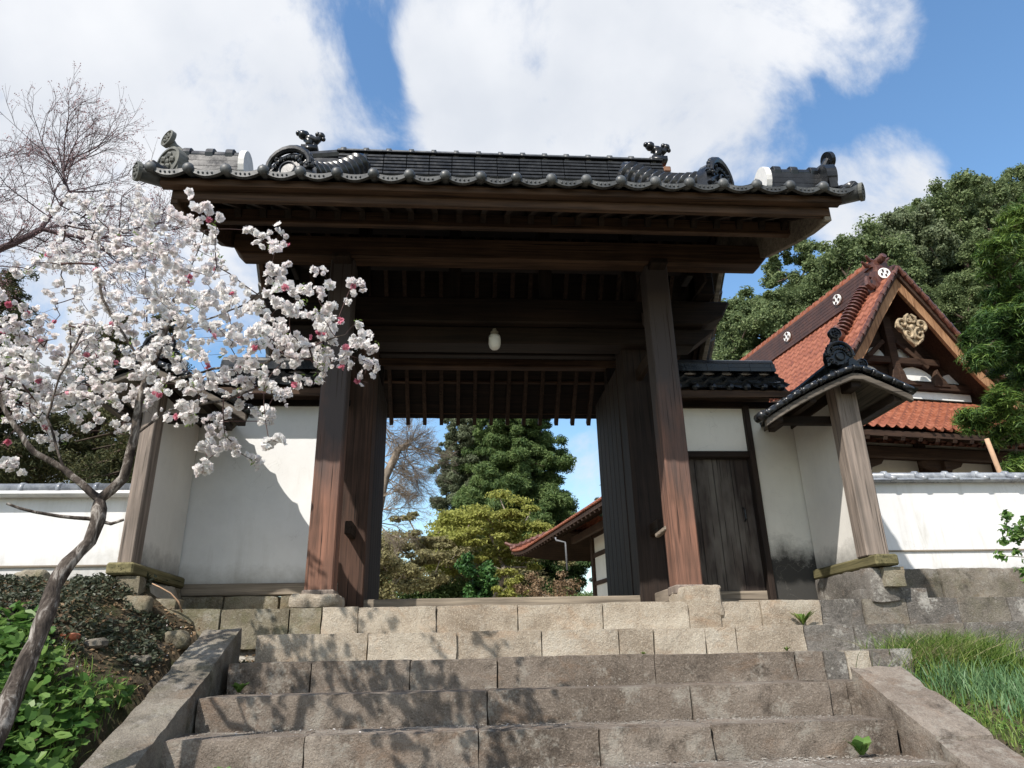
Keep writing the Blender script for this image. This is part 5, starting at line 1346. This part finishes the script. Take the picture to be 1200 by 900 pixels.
def build_ground_plants():
    rg = random.Random(81)
    G = lambda x, y, dz=0: (x, y, ground_z(x, y)+dz)
    # leafy patch at the lower left
    P = []
    while len(P) < 5200:
        x = rg.uniform(-4.6, -2.42); y = rg.uniform(3.2, 5.45)
        if y > 5.15+.25*math.sin(x*5) or rg.random() < .08*(y-3.2): continue
        P.append(G(x, y, rg.uniform(.03, .20)*(1 if y < 5 else .5)))
    meta(scatter_poly('leafy_ground_cover', P, .052, GARD, 'stuff', 82, 7, .5), kind='stuff')
    P = [G(rg.uniform(-4.6, -2.45), rg.uniform(3.2, 5.2)) for _ in range(3600)]
    V, Q = blades(P, .13, .0028, 83, .35); meta(npmesh('grass', V, Q, GRASSM), kind='stuff')
    # ivy on the bank under the left wall
    P = []
    while len(P) < 15000:
        x = rg.uniform(-6.5, -2.0); y = rg.uniform(5.2, 6.78)
        if x > -2.6 and y < 5.95: continue
        if noise.noise(Vector((x*2.2, y*2.2, 5))) < -.12: continue
        if y > 6.1 and x > -3.05: continue
        P.append(G(x, y, rg.uniform(0, .06)) if y < 6.7 or x > -3.4 else (x, 6.76, rg.uniform(-.05, .22)))
    meta(scatter_poly('ivy', P, .027, IVY, 'stuff', 84, 4, .7), kind='stuff')
    P = [G(rg.uniform(-5.5, -2.0), rg.uniform(5.0, 6.3), .012) for _ in range(4200)]
    P = [p for p in P if p[0] < -2.5 or p[1] > 5.95]
    meta(scatter_poly('fallen_leaves', P, .022, DRYL, 'stuff', 85, 4, .5), kind='stuff')
    for i, (x, y, s, mat, lb) in enumerate(((-2.72, 5.55, .10, CURB, 'flat grey stone close beside the left curb, among dry leaves'), (-2.98, 5.42, .09, CURB, 'flat grey stone near the broken reddish tile on the left bank'), (-3.12, 5.35, .07, REDT, 'broken reddish tile piece at the edge of the leafy plants'),
                                      (-2.62, 5.95, .11, YELST, 'rounded tan stone in the bank under the top step'), (-3.0, 6.05, .12, YELST, 'mossy tan stone below the left wing wall'), (-3.9, 6.2, .14, YELST, 'half-buried stone in the ivy bank below the left wall'), (-2.35, 6.03, .08, TAN, 'small tan stone above the top end of the left curb'))):
        a = MB(); stone_block(a, x-s, x+s*.9, y-s*.7, y+s*.7, ground_z(x, y)-s*.5, ground_z(x, y)+s*(.35 if mat in (CURB, REDT) else .8), 90+i, .03, .015, .05)
        meta(a.build('loose_stone', mat, smooth=True, sharp=32), lb, 'stone', 'loose stones on the left bank')
    P = [(x, y, ground_z(x, y)+.02) for x, y in ((rg.uniform(-4.2, -2.5), rg.uniform(4.2, 6.2)) for _ in range(160))] + [(rg.uniform(-2, .6), y_, z_) for y_, z_ in ((rg.choice(((5.1,-.712),(5.15,-.712),(4.7,-.918),(4.8,-.918),(4.95,-.918),(4.3,-1.108),(4.45,-1.108)))) for _ in range(40))]
    meta(scatter_poly('fallen_petals', P, .012, PETAL, 'stuff', 180, 4, .4), kind='stuff')
    # grass bank at the right
    P = []
    while len(P) < 15000:
        x = rg.uniform(2.66, 6.5); y = rg.uniform(3.3, 5.85)
        if rg.random() < .25*(x-2.66)/3: continue
        P.append(G(x, y))
    V, Q = blades(P, .085, .0026, 86, .4); meta(npmesh('grass', V, Q, GRASSM), kind='stuff')
    P = [G(rg.uniform(2.66, 5), rg.uniform(3.6, 5.6), .02) for _ in range(2600)]
    meta(scatter_poly('clover', P, .018, GARD, 'stuff', 87, 7, .4), kind='stuff')
    # tuft of long grass
    P = []
    for _ in range(2600):
        a = rg.gauss(0, .28); b = rg.gauss(0, .10); P.append(G(3.30+a, 5.62+b))
    t = thing('grass_tuft', (3.3, 5.62, -.65), 'big tuft of long arching green grass at the foot of the dark stones, right', 'grass tuft')
    V, Q = blades(P, .34, .0028, 88, .38); npmesh('green_blades', V, Q, GRASSM, t)
    P = [G(3.12+rg.gauss(0, .18), 5.60+rg.gauss(0, .05)) for _ in range(220)]
    V, Q = blades(P, .36, .0024, 89, .75, (0, -.3)); npmesh('straw_blades', V, Q, STRAW, t)
    # narcissus clumps
    for i, (x, y, lb) in enumerate(((3.08, 5.28, 'clump of bluish narcissus leaves nearest the right curb'), (3.38, 5.15, 'middle clump of bluish narcissus leaves on the right grass bank'), (3.66, 5.05, 'clump of bluish narcissus leaves at the right picture edge'), (3.3, 4.85, 'lowest clump of bluish narcissus leaves on the right grass bank'))):
        P = [G(x+rg.gauss(0, .12), y+rg.gauss(0, .11)) for _ in range(210)]
        V, Q = blades(P, .25 if i < 3 else .20, .0042, 100+i, .26); meta(npmesh('narcissus_leaves', V, Q, DAFF), lb, 'plant', 'clumps of narcissus leaves')
    # weeds on the steps
    for i, (x, y, z, s, lb, m_) in enumerate(((2.44, 6.20, -.31, .15, 'ferny weed growing in the joint of the top step, right', GRASSM), (1.86, 4.50, -1.10, .13, 'broad-leaved weed at the right foot of the fifth step', GARD),
                                           (-1.98, 5.42, -.71, .085, 'small clover-like weed at the left end of the third step', GARD), (-1.75, 4.50, -1.12, .10, 'low weed at the bottom left of the steps', GARD),
                                           (2.1, 5.84, -.52, .05, 'tiny weed under the right end of the second step', GRASSM), (.95, 5.84, -.53, .04, 'tiny weed under the middle of the second step', GRASSM))):
        a = MB(); rr = random.Random(i)
        for k in range(26 if m_ is GRASSM else 9):
            an = rr.uniform(0, 6.28); L_ = s*rr.uniform(.7, 1.2); d = Vector((math.cos(an), math.sin(an)*.6-.2, 0)); sd = Vector((-math.sin(an), math.cos(an), 0))
            wd = L_*(.07 if m_ is GRASSM else .20); prev = None; b0 = Vector((x, y, z)); pts = []
            for q in range(6):
                f = q/5; c = b0 + d*L_*f*.8 + Vector((0, 0, L_*(1.15*f-.5*f*f))); ww = wd*math.sin(PI*min(.97, .12+f*.88))*(1+.25*(q % 2)); pts.append((c-sd*ww, c+sd*ww))
            a.add([p for pr in pts for p in pr], [(2*q, 2*q+1, 2*q+3, 2*q+2) for q in range(5)])
        meta(a.build('weed', m_), lb, 'weed', 'weeds in the steps')
    # pebbles on the treads
    V = []; F = []
    oc = [(1,0,0),(0,1,0),(-1,0,0),(0,-1,0),(0,0,.7),(0,0,-.7)]; of = [(0,1,4),(1,2,4),(2,3,4),(3,0,4),(1,0,5),(2,1,5),(3,2,5),(0,3,5)]
    def peb(x, y, z, s):
        n = len(V); an = rg.uniform(0, 3.14); ca, sa = math.cos(an), math.sin(an); sx, sy = s*rg.uniform(.6, 1.3), s*rg.uniform(.6, 1.1)
        for a, b, c in oc: V.append((x+(a*ca-b*sa)*sx, y+(a*sa+b*ca)*sy, z+c*s*.7)); 
        F.extend([tuple(i+n for i in f) for f in of])
    for _ in range(1000): peb(rg.uniform(-2.1, 2.1), rg.uniform(4.80, 5.04), -.922, rg.choice((.003, .004, .006, .009)))
    for _ in range(500): peb(rg.uniform(-2.1, 2.1), 4.6+rg.random()**2*.4, -.920, rg.choice((.003, .004, .006)))
    for _ in range(1500): peb(rg.uniform(-2.1, 2.15), rg.uniform(4.2, 4.6), -1.112, rg.choice((.004, .006, .009, .013)))
    for _ in range(300): peb(rg.uniform(-2.05, 2.0), rg.uniform(5.3, 5.48), -.716, rg.choice((.003, .005)))
    me = bpy.data.meshes.new('gravel'); me.from_pydata(V, [], F); meta(link('gravel', me, GRSTONE), kind='stuff')
    # a dead pale stick against the left wing foot
    a = MB(); a.tube([(-2.936, 6.1, .09), (-2.87, 6.1, .06), (-2.782, 6.1, .014), (-2.72, 6.12, -.05), (-2.69, 6.15, -.13)], [.004, .006, .006, .007, .008], 6)
    meta(a.build('dead_stick', POLE, smooth=True), 'pale bent dead stick rising from the bank left of the top step', 'stick')
build_ground_plants()
